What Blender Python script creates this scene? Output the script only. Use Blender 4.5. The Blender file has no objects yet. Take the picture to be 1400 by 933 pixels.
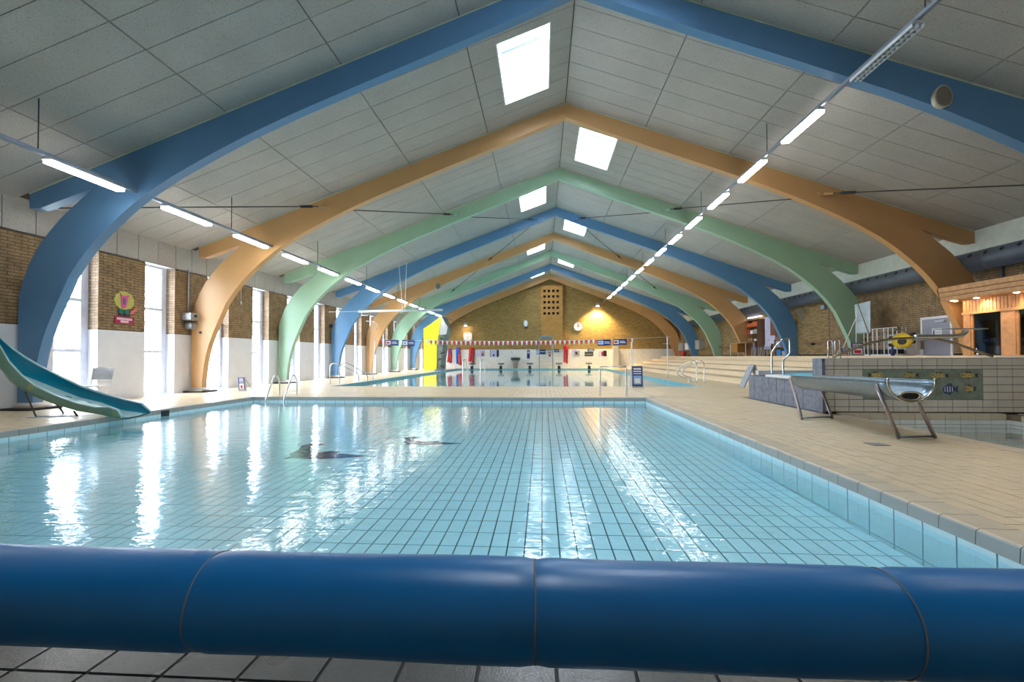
import bpy, math, random
from math import sin, cos, pi, radians as R
from mathutils import Vector, Matrix
random.seed(7)
SC = bpy.context.scene
COL = SC.collection

# ------------------------------------------------------------------ camera
cd = bpy.data.cameras.new('camera'); cam = bpy.data.objects.new('camera', cd); COL.objects.link(cam)
_F = Vector((-0.06564199, 0.99767908, 0.01809901)); _R = Vector((0.99783226, 0.06571555, -0.00349942)); _U = Vector((0.00468068, -0.01783007, 0.99983008))
cam.matrix_world = Matrix(((_R.x, _U.x, -_F.x, 0), (_R.y, _U.y, -_F.y, 0), (_R.z, _U.z, -_F.z, 1.005), (0, 0, 0, 1)))
cd.sensor_width = 36; cd.lens = 631.46 / 1400 * 36; cd.shift_y = 10.19 / 1400; cd.clip_end = 300; cd.clip_start = .05
SC.camera = cam
# ------------------------------------------------------------------ world, exposure
W = bpy.data.worlds.new('overcast'); SC.world = W; W.use_nodes = True
bg = W.node_tree.nodes['Background']; bg.inputs[0].default_value = (0.86, 0.93, 1.0, 1); bg.inputs[1].default_value = 5.0
SC.view_settings.view_transform = 'Standard'; SC.view_settings.look = 'None'; SC.view_settings.gamma = 1
SC.view_settings.use_curve_mapping = False; SC.view_settings.exposure = 2.2
SC.cycles.use_denoising = True; SC.cycles.max_bounces = 9; SC.cycles.diffuse_bounces = 5
SC.cycles.transparent_max_bounces = 16; SC.cycles.sample_clamp_indirect = 6
LAMP_ON = 6.0

# ------------------------------------------------------------------ materials
def nt(name):
    m = bpy.data.materials.new(name); m.use_nodes = True
    n = m.node_tree; b = n.nodes['Principled BSDF']
    return m, n, b
def L(n, a, b): n.links.new(a, b)
def mix(n, a, b, fac=None, mode='MIX'):
    x = n.nodes.new('ShaderNodeMix'); x.data_type = 'RGBA'; x.blend_type = mode
    for s, v in ((6, a), (7, b)):
        if isinstance(v, tuple): x.inputs[s].default_value = (*v[:3], 1)
        else: L(n, v, x.inputs[s])
    if fac is not None:
        if isinstance(fac, (int, float)): x.inputs[0].default_value = fac
        else: L(n, fac, x.inputs[0])
    return x.outputs[2]
def ramp(n, v, p0, p1, c0=(0, 0, 0), c1=(1, 1, 1)):
    r = n.nodes.new('ShaderNodeValToRGB'); r.color_ramp.elements[0].position = p0; r.color_ramp.elements[1].position = p1
    r.color_ramp.elements[0].color = (*c0, 1); r.color_ramp.elements[1].color = (*c1, 1); L(n, v, r.inputs[0]); return r.outputs[0]
def noise(n, vec, scale, detail=3, rough=.55):
    t = n.nodes.new('ShaderNodeTexNoise'); t.inputs['Scale'].default_value = scale; t.inputs['Detail'].default_value = detail
    t.inputs['Roughness'].default_value = rough; L(n, vec, t.inputs['Vector']); return t.outputs['Fac']
def pos(n): return n.nodes.new('ShaderNodeNewGeometry').outputs['Position']
def swz(n, v, order, sc=(1, 1, 1)):
    s = n.nodes.new('ShaderNodeSeparateXYZ'); c = n.nodes.new('ShaderNodeCombineXYZ'); L(n, v, s.inputs[0])
    for i, a in enumerate(order):
        if a == '0': continue
        m = n.nodes.new('ShaderNodeMath'); m.operation = 'MULTIPLY'; m.inputs[1].default_value = sc[i]
        L(n, s.outputs['xyz'.index(a)], m.inputs[0]); L(n, m.outputs[0], c.inputs[i])
    return c.outputs[0]
def bump(n, b, h, st=.3, dist=.01):
    x = n.nodes.new('ShaderNodeBump'); x.inputs['Strength'].default_value = st; x.inputs['Distance'].default_value = dist
    L(n, h, x.inputs['Height']); L(n, x.outputs[0], b.inputs['Normal'])
MATS = {}
def schlick(n, f0, nrm=None):
    g = n.nodes.new('ShaderNodeNewGeometry'); d = n.nodes.new('ShaderNodeVectorMath'); d.operation = 'DOT_PRODUCT'
    L(n, nrm if nrm is not None else g.outputs['Normal'], d.inputs[0]); L(n, g.outputs['Incoming'], d.inputs[1])
    def M(op, a, b=None):
        m = n.nodes.new('ShaderNodeMath'); m.operation = op; m.use_clamp = False
        for i, v in enumerate((a, b)):
            if v is None: continue
            if isinstance(v, (int, float)): m.inputs[i].default_value = v
            else: L(n, v, m.inputs[i])
        return m.outputs[0]
    c = M('MINIMUM', M('ABSOLUTE', d.outputs['Value']), 1.0)
    return M('ADD', M('MULTIPLY', M('POWER', M('SUBTRACT', 1.0, c), 5.0), 1 - f0), f0)
def plain(name, col, rough=.5, metal=0, var=.08, scale=6, bmp=0, emit=None, spec=.5):
    if name in MATS: return MATS[name]
    m, n, b = nt(name); b.inputs['Roughness'].default_value = rough; b.inputs['Metallic'].default_value = metal
    b.inputs['Specular IOR Level'].default_value = spec
    f = noise(n, pos(n), scale)
    dk = tuple(c * (1 - var) for c in col); lt = tuple(min(1, c * (1 + var)) for c in col)
    L(n, ramp(n, f, .3, .7, dk, lt), b.inputs['Base Color'])
    if bmp: bump(n, b, noise(n, pos(n), scale * 8), bmp, .004)
    if emit: b.inputs['Emission Color'].default_value = (*emit[0], 1); b.inputs['Emission Strength'].default_value = emit[1]
    MATS[name] = m; return m
def tilemat(name, col, grout, w, h, order, rough=.3, off=.5, mort=.006, sx=1, var=.06, wet=None, bmp=.4):
    if name in MATS: return MATS[name]
    m, n, b = nt(name)
    p = swz(n, pos(n), order)
    t = n.nodes.new('ShaderNodeTexBrick'); t.offset = off; t.inputs['Scale'].default_value = 1
    t.inputs['Brick Width'].default_value = w; t.inputs['Row Height'].default_value = h; t.inputs['Mortar Size'].default_value = mort
    t.inputs['Mortar Smooth'].default_value = .1; t.inputs['Bias'].default_value = 0
    L(n, p, t.inputs['Vector'])
    t.inputs['Color1'].default_value = (*[c * (1 - var) for c in col], 1); t.inputs['Color2'].default_value = (*[min(1, c * (1 + var)) for c in col], 1)
    t.inputs['Mortar'].default_value = (*grout, 1)
    c = mix(n, t.outputs['Color'], tuple(x * .92 for x in col), ramp(n, noise(n, pos(n), 1.3), .5, .75), 'MIX') if wet else t.outputs['Color']
    L(n, c, b.inputs['Base Color']); b.inputs['Roughness'].default_value = rough
    if wet:
        r = n.nodes.new('ShaderNodeMapRange'); L(n, noise(n, pos(n), .9), r.inputs[0]); r.inputs[1].default_value = .4; r.inputs[2].default_value = .62
        r.inputs[3].default_value = rough; r.inputs[4].default_value = wet; L(n, r.outputs[0], b.inputs['Roughness'])
    inv = n.nodes.new('ShaderNodeMath'); inv.operation = 'SUBTRACT'; inv.inputs[0].default_value = 1; L(n, t.outputs['Fac'], inv.inputs[1])
    bump(n, b, inv.outputs[0], bmp, .006)
    MATS[name] = m; return m
def piece_mat(name, col, rough=.35, var=.12, cell=4.0, spot=None, bmp=.0, wet=None):
    """material for loose pieces: slightly different tone from piece to piece by position"""
    if name in MATS: return MATS[name]
    m, n, b = nt(name)
    f = noise(n, pos(n), cell, 2)
    c = ramp(n, f, .3, .7, tuple(x * (1 - var) for x in col), tuple(min(1, x * (1 + var)) for x in col))
    if spot:
        c = mix(n, c, spot, ramp(n, noise(n, pos(n), 42 if cell == 1.5 else 60, 4, .7), .52, .72))
    L(n, c, b.inputs['Base Color']); b.inputs['Roughness'].default_value = rough
    if wet:
        r = n.nodes.new('ShaderNodeMapRange'); L(n, noise(n, pos(n), 1.1), r.inputs[0]); r.inputs[1].default_value = .42; r.inputs[2].default_value = .6
        r.inputs[3].default_value = rough; r.inputs[4].default_value = wet; L(n, r.outputs[0], b.inputs['Roughness'])
    if bmp: bump(n, b, noise(n, pos(n), 120, 3), bmp, .003)
    MATS[name] = m; return m

CREAM = (.80, .65, .44)
m_white = plain('white_paint', (.80, .81, .84), .45)
m_whitewall = plain('white_painted_brick', (.74, .75, .80), .5, scale=3, var=.04, bmp=.2)
m_frame = plain('window_frame_white', (.68, .72, .84), .35)
m_mortar = plain('brick_mortar', (.10, .075, .05), .9)
m_brickp = piece_mat('yellow_brown_brick', (.31, .205, .105), .8, .30, 5, (.23, .145, .08), .3)
m_brickR = tilemat('brick_wall_right', (.33, .22, .095), (.07, .05, .03), .24, .0667, 'yz0', .85, var=.25)
m_brickB = tilemat('brick_wall_end', (.38, .24, .075), (.13, .08, .03), .24, .0667, 'xz0', .8, var=.2)
m_brickL = tilemat('brick_wall_left', (.30, .19, .085), (.09, .065, .045), .24, .0667, 'yz0', .85, var=.25)
m_brickS = tilemat('brick_reveal', (.36, .25, .17), (.14, .11, .08), .24, .0667, 'xz0', .85, var=.2)  # pier brick made paler and bluer, window light put into the colour
m_wool = piece_mat('wood_wool_board', (.44, .412, .38), .95, .05, 1.5, (.25, .235, .21), .9)
m_gap = plain('dark_joint', (.09, .07, .055), .9)
m_blue = plain('sky_blue_gloss', (.105, .25, .45), .38, var=.03, scale=2)
m_orange = plain('soft_orange_gloss', (.60, .335, .135), .38, var=.03, scale=2)
m_green = plain('pale_green_gloss', (.33, .53, .38), .38, var=.03, scale=2)
m_fillet = plain('pale_fillet', (.50, .56, .42), .6)
m_dtile = piece_mat('cream_deck_tile', CREAM, .42, .07, 5.5, (.73, .58, .39), .2, wet=.28)
m_grout = plain('deck_grout', (.30, .22, .14), .9)
m_deck = tilemat('cream_deck_far', CREAM, (.52, .42, .29), .25, .125, 'yx0', .4, var=.03, wet=.3)
m_step = tilemat('cream_step_tile', CREAM, (.50, .41, .29), .25, .125, 'yz0', .45, off=0, mort=.004, var=.03)
m_coping = piece_mat('grey_green_coping', (.40, .42, .40), .4, .06, 3)
m_copetop = piece_mat('cream_coping_top', (.68, .57, .42), .4, .07, 3, (.60, .48, .32), wet=.3)
m_ptile = piece_mat('pale_pool_tile', (.72, .93, 1.0), .35, .03, 4)
m_pgrout = plain('dark_pool_grout', (.03, .10, .12), .9)
m_pool2 = tilemat('pale_pool_tile_far', (.60, .84, .90), (.12, .26, .30), .25, .125, 'yx0', .3, off=0)
m_pool2w = tilemat('pale_pool_wall_far', (.60, .84, .90), (.12, .26, .30), .25, .125, 'xz0', .3, off=0)
m_ftile = piece_mat('grey_wet_floor_tile', (.12, .118, .11), .3, .15, 3, (.08, .078, .07), .3, wet=.07)
m_chrome = plain('polished_steel', (.75, .77, .80), .16, 1, .02)
m_steel = plain('brushed_steel', (.24, .32, .40), .3, 1, .1, 14)
m_galv = plain('galvanised_steel', (.55, .58, .62), .45, .8, .05)
m_dark = plain('dark_rubber', (.03, .03, .035), .7)
m_rod = plain('dark_steel_rod', (.08, .075, .07), .5, .4)
m_duct = plain('slate_blue_duct', (.105, .125, .16), .5, .3, .1, 2)
m_band = plain('pale_cornice', (.60, .64, .58), .7)
m_navy = plain('navy_blue_print', (.02, .04, .20), .45)
m_signw = plain('white_print', (.82, .84, .88), .5)
m_signlb = plain('light_blue_print', (.25, .45, .85), .5)
m_red = plain('red_fabric', (.62, .03, .05), .6)
m_bluef = plain('blue_fabric', (.03, .12, .60), .6)
m_yellow = plain('bright_yellow_board', (.92, .78, .03), .5)
m_black = plain('black_matt', (.012, .012, .015), .6)
m_wood = plain('light_pine', (.55, .29, .12), .5, var=.16, scale=9)
m_woodd = plain('brown_wood', (.22, .11, .05), .5, var=.16, scale=9)
m_tub = plain('mottled_blue_grey_tile', (.17, .20, .27), .35, var=.35, scale=9)
m_lilac = plain('lilac_grey_paint', (.33, .34, .42), .5)
m_turq = plain('turquoise_plastic', (.02, .36, .50), .3, var=.15)
m_beige = plain('beige_wall_tile', (.74, .68, .59), .3, var=.06, scale=4)
m_bjoint = plain('brown_tile_joint', (.06, .035, .03), .9)
m_mural = plain('grey_green_mural', (.27, .31, .25), .4, var=.25, scale=7)
m_grey = plain('grey_plastic', (.38, .39, .40), .5)
m_lamp = plain('lit_diffuser', (1, 1, 1), .5, emit=((1, .97, .93), LAMP_ON))
m_warmspot = plain('warm_downlight', (1, 1, 1), .5, emit=((1, .75, .5), 25))
m_bark = plain('pale_bark', (.30, .27, .25), .9)
m_field = plain('frosty_field', (.55, .58, .52), .95, scale=.3, var=.1)

def slide_mat():
    m, n, b = nt('faded_turquoise_fibreglass'); b.inputs['Roughness'].default_value = .3
    f = noise(n, pos(n), 3.2, 4)
    c = mix(n, (.15, .34, .28), (.36, .42, .13), ramp(n, f, .56, .66))
    L(n, c, b.inputs['Base Color']); return m
def slide_in():
    m, n, b = nt('turquoise_fibreglass'); b.inputs['Roughness'].default_value = .25
    f = noise(n, pos(n), 3.5, 4)
    c = mix(n, (.0, .23, .36), (.22, .36, .16), ramp(n, f, .62, .72))
    L(n, c, b.inputs['Base Color']); return m
m_slide, m_slidein = slide_mat(), slide_in()
def vinyl():
    m, n, b = nt('blue_vinyl'); b.inputs['Roughness'].default_value = .33
    p = pos(n)
    L(n, ramp(n, noise(n, p, 2.5), .3, .7, (.0, .13, .36), (.0, .165, .45)), b.inputs['Base Color'])
    w = swz(n, p, 'xyz', (4, 40, 40)); bump(n, b, noise(n, w, 1.0, 4), .14, .004)
    return m
m_vinyl = vinyl()
def water(name, tint, bscale, bst, rough=.02):
    m = bpy.data.materials.new(name); m.use_nodes = True; n = m.node_tree
    for x in list(n.nodes):
        if x.type == 'BSDF_PRINCIPLED': n.nodes.remove(x)
    out = [x for x in n.nodes if x.type == 'OUTPUT_MATERIAL'][0]
    tr = n.nodes.new('ShaderNodeBsdfTransparent'); tr.inputs[0].default_value = (*tint, 1)
    gl = n.nodes.new('ShaderNodeBsdfGlossy'); gl.inputs['Roughness'].default_value = rough; gl.inputs[0].default_value = (1, 1, 1, 1)
    p = pos(n)
    a = noise(n, swz(n, p, 'xyz', (bscale * .8, bscale * 1.3, 1)), 1, 3, .6)
    b2 = noise(n, swz(n, p, 'xyz', (bscale * .16, bscale * .22, 1)), 1, 1, .5)
    ad = n.nodes.new('ShaderNodeMath'); ad.operation = 'MULTIPLY_ADD'; L(n, b2, ad.inputs[0]); ad.inputs[1].default_value = 1.1; L(n, a, ad.inputs[2])
    bp = n.nodes.new('ShaderNodeBump'); bp.inputs['Strength'].default_value = bst; bp.inputs['Distance'].default_value = .02
    L(n, ad.outputs[0], bp.inputs['Height'])
    L(n, bp.outputs[0], gl.inputs['Normal']); fr = schlick(n, .02, bp.outputs[0])
    mx = n.nodes.new('ShaderNodeMixShader'); L(n, fr, mx.inputs[0]); L(n, tr.outputs[0], mx.inputs[1]); L(n, gl.outputs[0], mx.inputs[2])
    L(n, mx.outputs[0], out.inputs['Surface']); return m
m_water1 = water('pool_water', (.76, .95, 1.0), 7.0, .24)
m_water2 = water('calm_pool_water', (.70, .93, .98), 4, .05)
m_water3 = water('paddling_pool_water', (.85, .93, .92), 4, .05)
def glass(name, tint=(.97, .98, 1), rough=0):
    m = bpy.data.materials.new(name); m.use_nodes = True; n = m.node_tree
    for x in list(n.nodes):
        if x.type == 'BSDF_PRINCIPLED': n.nodes.remove(x)
    out = [x for x in n.nodes if x.type == 'OUTPUT_MATERIAL'][0]
    tr = n.nodes.new('ShaderNodeBsdfTransparent'); tr.inputs[0].default_value = (*tint, 1)
    gl = n.nodes.new('ShaderNodeBsdfGlossy'); gl.inputs['Roughness'].default_value = rough
    fr = schlick(n, .06)
    mx = n.nodes.new('ShaderNodeMixShader'); L(n, fr, mx.inputs[0]); L(n, tr.outputs[0], mx.inputs[1]); L(n, gl.outputs[0], mx.inputs[2])
    L(n, mx.outputs[0], out.inputs['Surface']); return m
m_glass = glass('window_glass')
m_darkglass = glass('tinted_glass', (.25, .28, .32))

# ------------------------------------------------------------------ mesh builder
ORG = {}
class MB:
    def __init__(s): s.v = []; s.f = []; s.m = []; s.cur = 0
    def add(s, vs, fs):
        o = len(s.v); s.v += [tuple(p) for p in vs]; s.f += [tuple(i + o for i in q) for q in fs]; s.m += [s.cur] * len(fs); return s
    def box(s, a, b, bottom=True):
        x0, y0, z0 = a; x1, y1, z1 = b
        vs = [(x0, y0, z0), (x1, y0, z0), (x1, y1, z0), (x0, y1, z0), (x0, y0, z1), (x1, y0, z1), (x1, y1, z1), (x0, y1, z1)]
        fs = [(4, 5, 6, 7), (0, 1, 5, 4), (1, 2, 6, 5), (2, 3, 7, 6), (3, 0, 4, 7)]
        if bottom: fs.append((3, 2, 1, 0))
        return s.add(vs, fs)
    def cbox(s, a, b, c=.01):
        """chamfered box"""
        x0, y0, z0 = a; x1, y1, z1 = b
        c = min(c, (x1 - x0) * .45, (y1 - y0) * .45, (z1 - z0) * .45)
        def ring(z, i): return [(x0 + i, y0 + (0 if i else c) if False else y0 + i, z), (x1 - i, y0 + i, z), (x1 - i, y1 - i, z), (x0 + i, y1 - i, z)]
        return s.loft([ring(z0, c), ring(z0 + c, 0), ring(z1 - c, 0), ring(z1, c)], True, True)
    def obox(s, c, ax, ay, az, h):
        """box centred c with axis vectors and half sizes"""
        c, ax, ay, az = Vector(c), Vector(ax).normalized(), Vector(ay).normalized(), Vector(az).normalized()
        vs = [c + ax * (i * h[0]) + ay * (j * h[1]) + az * (k * h[2]) for k in (-1, 1) for i, j in ((-1, -1), (1, -1), (1, 1), (-1, 1))]
        return s.add(vs, [(4, 5, 6, 7), (0, 1, 5, 4), (1, 2, 6, 5), (2, 3, 7, 6), (3, 0, 4, 7), (3, 2, 1, 0)])
    def loft(s, rings, closed=True, caps=True):
        n = len(rings[0]); vs = [p for r in rings for p in r]; fs = []
        for i in range(len(rings) - 1):
            for j in range(n if closed else n - 1):
                k = (j + 1) % n; fs.append((i * n + j, i * n + k, (i + 1) * n + k, (i + 1) * n + j))
        if caps and closed: fs.append(tuple(range(n - 1, -1, -1))); fs.append(tuple(range((len(rings) - 1) * n, len(rings) * n)))
        return s.add(vs, fs)
    def tube(s, pts, r, n=8, closed=False):
        P = [Vector(p) for p in pts]; rs = r if isinstance(r, (list, tuple)) else [r] * len(P)
        rings = []; up = None
        for i, p in enumerate(P):
            t = (P[min(i + 1, len(P) - 1)] - P[max(i - 1, 0)]).normalized()
            if up is None: up = Vector((0, 0, 1)) if abs(t.z) < .9 else Vector((1, 0, 0))
            a = t.cross(up).normalized(); b = a.cross(t).normalized(); up = b
            rings.append([p + a * (cos(2 * pi * k / n) * rs[i]) + b * (sin(2 * pi * k / n) * rs[i]) for k in range(n)])
        return s.loft(rings, True, True)
    def prism(s, poly, axis, a, b):
        """extrude 2D polygon along an axis ('x','y','z') from a to b"""
        def P(u, v, w): return {'x': (w, u, v), 'y': (u, w, v), 'z': (u, v, w)}[axis]
        r0 = [P(u, v, a) for u, v in poly]; r1 = [P(u, v, b) for u, v in poly]
        return s.loft([r0, r1])
    def disc(s, c, r, axis, d, n=20, sq=1.0):
        poly = [(c[{'x': 1, 'y': 0, 'z': 0}[axis]] + r * cos(2 * pi * k / n), c[{'x': 2, 'y': 2, 'z': 1}[axis]] + sq * r * sin(2 * pi * k / n)) for k in range(n)]
        w = c['xyz'.index(axis)]
        return s.prism(poly, axis, w, w + d)
    def build(s, name, mat, parent=None, smooth=False, top=False):
        me = bpy.data.meshes.new(name)
        if parent is not None: org = ORG[parent.name]
        elif top is True:
            xs = [min(p[i] for p in s.v) for i in range(3)], [max(p[i] for p in s.v) for i in range(3)]
            org = ((xs[0][0] + xs[1][0]) / 2, (xs[0][1] + xs[1][1]) / 2, xs[0][2])
        else: org = (0, 0, 0)
        me.from_pydata([(p[0] - org[0], p[1] - org[1], p[2] - org[2]) for p in s.v], [], s.f)
        ms = mat if isinstance(mat, (list, tuple)) else [mat]
        for m in ms: me.materials.append(m)
        if len(ms) > 1: me.polygons.foreach_set('material_index', s.m)
        if smooth: me.shade_smooth()
        o = bpy.data.objects.new(name, me); COL.objects.link(o)
        if parent is not None: o.parent = parent
        else: o.location = org
        ORG[o.name] = org
        me.update(); return o
def tag(o, label=None, cat=None, group=None, kind=None):
    if label: o['label'] = label
    if cat: o['category'] = cat
    if group: o['group'] = group
    if kind: o['kind'] = kind
    return o
def thing(name, loc, label, cat, group=None, kind=None):
    o = bpy.data.objects.new(name, None); COL.objects.link(o); o.location = loc; o.empty_display_size = .2; ORG[o.name] = tuple(loc)
    return tag(o, label, cat, group, kind)
def struct(name, mb, mat, label, cat, smooth=False): return tag(mb.build(name, mat, None, smooth), label, cat, None, 'structure')
def part(parent, name, mat, mb, smooth=False, label=None):
    o = mb.build(name, mat, parent, smooth)
    if label: o['label'] = label
    return o
def kids(o): return [c for c in bpy.data.objects if c.parent == o]
def copy_tree(o, parent=None):
    c = o.copy(); COL.objects.link(c)
    if parent is not None: c.parent = parent
    for ch in kids(o): copy_tree(ch, c)
    return c
def fieldpieces(parent, name, mat, boxes, lim=300, key=None, bottom=False):
    """boxes: list of (a,b). The largest-in-view (nearest) LIM become single parts, the rest one part of kind stuff."""
    eye = Vector((0, 0, 1))
    key = key or (lambda q: (Vector(((q[0][0] + q[1][0]) / 2, (q[0][1] + q[1][1]) / 2, (q[0][2] + q[1][2]) / 2)) - eye).length)
    boxes = sorted(boxes, key=key); cache = {}
    for a, b in boxes[:lim]:
        d = tuple(round(b[i] - a[i], 4) for i in range(3))
        if d not in cache:
            mb = MB(); mb.box((0, 0, 0), d, bottom); me = bpy.data.meshes.new(name); me.from_pydata(mb.v, [], mb.f); me.materials.append(mat); cache[d] = me
        o = bpy.data.objects.new(name, cache[d]); COL.objects.link(o); o.parent = parent
        og = ORG[parent.name]; o.location = (a[0] - og[0], a[1] - og[1], a[2] - og[2])
    if len(boxes) > lim:
        mb = MB()
        for a, b in boxes[lim:]: mb.box(a, b, bottom)
        o = part(parent, name, mat, mb); o['kind'] = 'stuff'

# ------------------------------------------------------------------ dimensions
XR, ZR, K = .68, 8.15, .36           # ridge x, ridge z, roof slope
WL, WR, YE, YB = -10.36, 11.65, 40.5, -3.0
ARY = [8.41 + 4.5 * k for k in range(8)]
T = .20
PX0, PX1, PY0, PY1 = -7.42, 2.49, 1.97, 11.44      # teaching pool
QX0, QX1, QY0, QY1 = -7.32, 5.2, 15.7, 39.3        # swimming pool
KX0, KX1, KY0, KY1 = 5.12, 7.85, 1.9, 8.33         # paddling pool
def rz(x): return ZR - K * abs(x - XR)
def floor_z(y): return -.385 + (y - 2.5) * .0145   # teaching pool floor falls towards the camera

# ------------------------------------------------------------------ floor
def sub_rects(x0, y0, x1, y1, holes):
    rs = [(x0, y0, x1, y1)]
    for hx0, hy0, hx1, hy1 in holes:
        out = []
        for a, b, c, d in rs:
            ix0, iy0, ix1, iy1 = max(a, hx0), max(b, hy0), min(c, hx1), min(d, hy1)
            if ix0 >= ix1 or iy0 >= iy1: out.append((a, b, c, d)); continue
            if b < iy0: out.append((a, b, c, iy0))
            if iy1 < d: out.append((a, iy1, c, d))
            if a < ix0: out.append((a, iy0, ix0, iy1))
            if ix1 < c: out.append((ix1, iy0, c, iy1))
        rs = out
    return rs
POOLS = [(PX0, PY0, PX1, PY1), (QX0, QY0, QX1, QY1), (KX0, KY0, KX1, KY1)]
f = MB()
HOLES = [(a - .03, b - .03, c + .03, d + .03) for a, b, c, d in POOLS]
for r in sub_rects(WL - .4, YB, WR + .3, 15.7, HOLES): f.box((r[0], r[1], -.30), (r[2], r[3], -.012))
floor = struct('floor', f, m_grout, 'cream and grey tiled pool deck around the three pools', 'floor')
f = MB()
for r in sub_rects(WL - .4, 15.7, WR + .3, YE + .2, HOLES): f.box((r[0], r[1], -.30), (r[2], r[3], 0))
part(floor, 'far_deck', m_deck, f)
# grey wet tiles in front of the pool
bx = []
g = .006
for i in range(-12, 13):
    for j in range(0, 5):
        x = .04 + .25 * i; y = 1.40 + .25 * (j - 3) 
        bx.append(((x + g, y + g, -.03), (x + .25 - g, y + .25 - g, 0)))
fieldpieces(floor, 'floor_tile', m_ftile, bx)
f = MB(); f.box((-3.3, .5, -.05), (3.6, 1.66, -.0095)); part(floor, 'tile_bed', m_black, f)
# cream deck tiles in running bond, long side along the hall
bx = []
cop = .24
areas = [(PX1 + cop, 1.2, KX0 - .27, PY1 + cop, 'r'), (WL, 3.0, PX0 - cop, 15.45, 'l'), (PX0 - cop, PY1 + cop, PX1 + cop, 15.45, 'm'), (PX1 + cop, PY1 + cop, 7.05, 15.45, 'r'),
         (7.05, 11.6, 7.05, 15.45, 'r')]
def deck(x0, y0, x1, y1):
    i = 0; x = x0
    while x < x1 - .03:
        xe = min(x + .125, x1); y = y0 - (.125 if i % 2 else 0)
        while y < y1 - .02:
            a = max(y, y0); e = min(y + .25, y1)
            if e - a > .03:
                dz = random.uniform(-.0012, .0012)
                bx.append(((x + .003, a + .003, -.03), (xe - .003, e - .003, dz)))
            y += .25
        x += .125; i += 1
for a in areas[:4]: deck(*a[:4])
fieldpieces(floor, 'deck_tile', m_dtile, bx)
# cream band along the second pool near edge
f = MB(); f.box((WL, 15.45, -.05), (7.05, QY0, 0)); part(floor, 'edge_band', m_copetop, f)
f = MB(); f.box((KX1 + .24, YB, -.05), (WR, 8.45, 0)); f.box((KX0 - .27, 1.2, -.05), (KX0 - .25, 8.4, -.004)); part(floor, 'side_deck', m_deck, f)

# coping pieces with rounded nose, grey-green face
def coping(x, y, dx, dy, ln, gap=.006):
    """one coping piece; the pool lies in direction (dx,dy) from its face line; runs ln along the other axis"""
    pr = [(0, -.09), (.004, -.012), (.012, -.003), (.026, .003), (.24, .0), (.24, -.09)]
    vs = []
    for t in (gap / 2, ln - gap / 2):
        for d, z in pr:
            if dx: vs.append((x - dx * d, y + t, z))
            else: vs.append((x + t, y - dy * d, z))
    n = len(pr); fs = [(j, (j + 1) % n, (j + 1) % n + n, j + n) for j in range(n)] + [tuple(range(n)), tuple(range(2 * n - 1, n - 1, -1))]
    return vs, fs
def coping_run(lst, lim):
    lst.sort(key=lambda q: math.hypot(q[0], q[1]))
    rest = MB()
    for k, q in enumerate(lst):
        vs, fs = coping(*q)
        mb = MB() if k < lim else rest
        mb.cur = 0; mb.add(vs, fs)
        for i, fc in enumerate(fs): mb.m[len(mb.m) - len(fs) + i] = 0 if fc in ((0, 1, 7, 6), (5, 0, 6, 11)) or fs.index(fc) in (0, 5) else (1 if i in (2, 3) else 0)
        if k < lim: mb.build('coping_tile', [m_coping, m_copetop], floor)
    if rest.v: o = rest.build('coping_tile', [m_coping, m_copetop], floor); o['kind'] = 'stuff'
lst = []
z0 = 2.6075 - .25 * 3
for k in range(-1, 40):
    y = z0 + .25 * k
    if y + .25 <= PY1 + .01: lst.append((PX1, y, -1, 0, .25)); lst.append((PX0, y, 1, 0, .25))
for k in range(40): lst.append((PX1 - .225 - .25 * k, PY1, 0, -1, .25))
coping_run(lst, 200)
f = MB(); f.box((PX0 - .24, PY0 - .2, -.09), (PX1 + .24, PY0, 0)); f.box((PX1 + .0, 11.35, -.09), (PX1 + .24, PY1 + .24, 0)); f.box((PX0 - .24, 11.35, -.09), (PX0, PY1 + .24, 0)); f.box((PX1 - .225 + .25 - .03, PY1, -.09), (PX1, PY1 + .24, 0)); part(floor, 'coping_corner', m_coping, f)
# paddling pool coping (cream)
bx = []
y = KY0
while y < KY1 - .2: bx.append(((KX0 - .25, y + .003, -.09), (KX0, y + .247, .0))); bx.append(((KX1, y + .003, -.09), (KX1 + .24, y + .247, .0))); y += .25
x = KX0
while x < KX1 - .2: bx.append(((x + .003, KY1, -.09), (x + .24, 8.45, .012))); x += .243
fieldpieces(floor, 'paddling_coping_tile', m_copetop, bx, 120)

# ------------------------------------------------------------------ teaching pool basin
f = MB(); t = .25; zb = -1.0
f.box((PX0 - t, PY0 - t, zb), (PX0 - .008, PY1 + t, -.09)); f.box((PX1 + .008, PY0 - t, zb), (PX1 + t, PY1 + t, -.09))
f.box((PX0 - .01, PY0 - t, zb), (PX1 + .01, PY0, -.09)); f.box((PX0 - .01, PY1 + .008, zb), (PX1 + .01, PY1 + t, -.09))
za, zc = floor_z(PY0 - .1) - .008, floor_z(PY1 + .1) - .008
f.add([(PX0 - .01, PY0 - .1, za), (PX1 + .01, PY0 - .1, za), (PX1 + .01, PY1 + .1, zc), (PX0 - .01, PY1 + .1, zc), (PX0, PY0, -1), (PX1, PY0, -1), (PX1, PY1, -1), (PX0, PY1, -1)], [(0, 1, 2, 3), (7, 6, 5, 4)])
basin = struct('pool_basin', f, m_pgrout, 'tiled basin of the near teaching pool', 'pool')
g = .0055; rest = MB(); n1 = 0
tl = []
j = 0; y = 1.86
while y < PY1 - .01:
    y1 = min(y + .25, PY1); x = PX1
    while x > PX0 + .01:
        x1 = max(x - .125, PX0); tl.append((x1, x, y, y1)); x -= .125
    y += .25
tl.sort(key=lambda q: (q[2] - 0) ** 2 + ((q[0] + q[1]) / 2) ** 2 + (1e3 if q[2] < 2.4 else 0))
cache = {}
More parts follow.
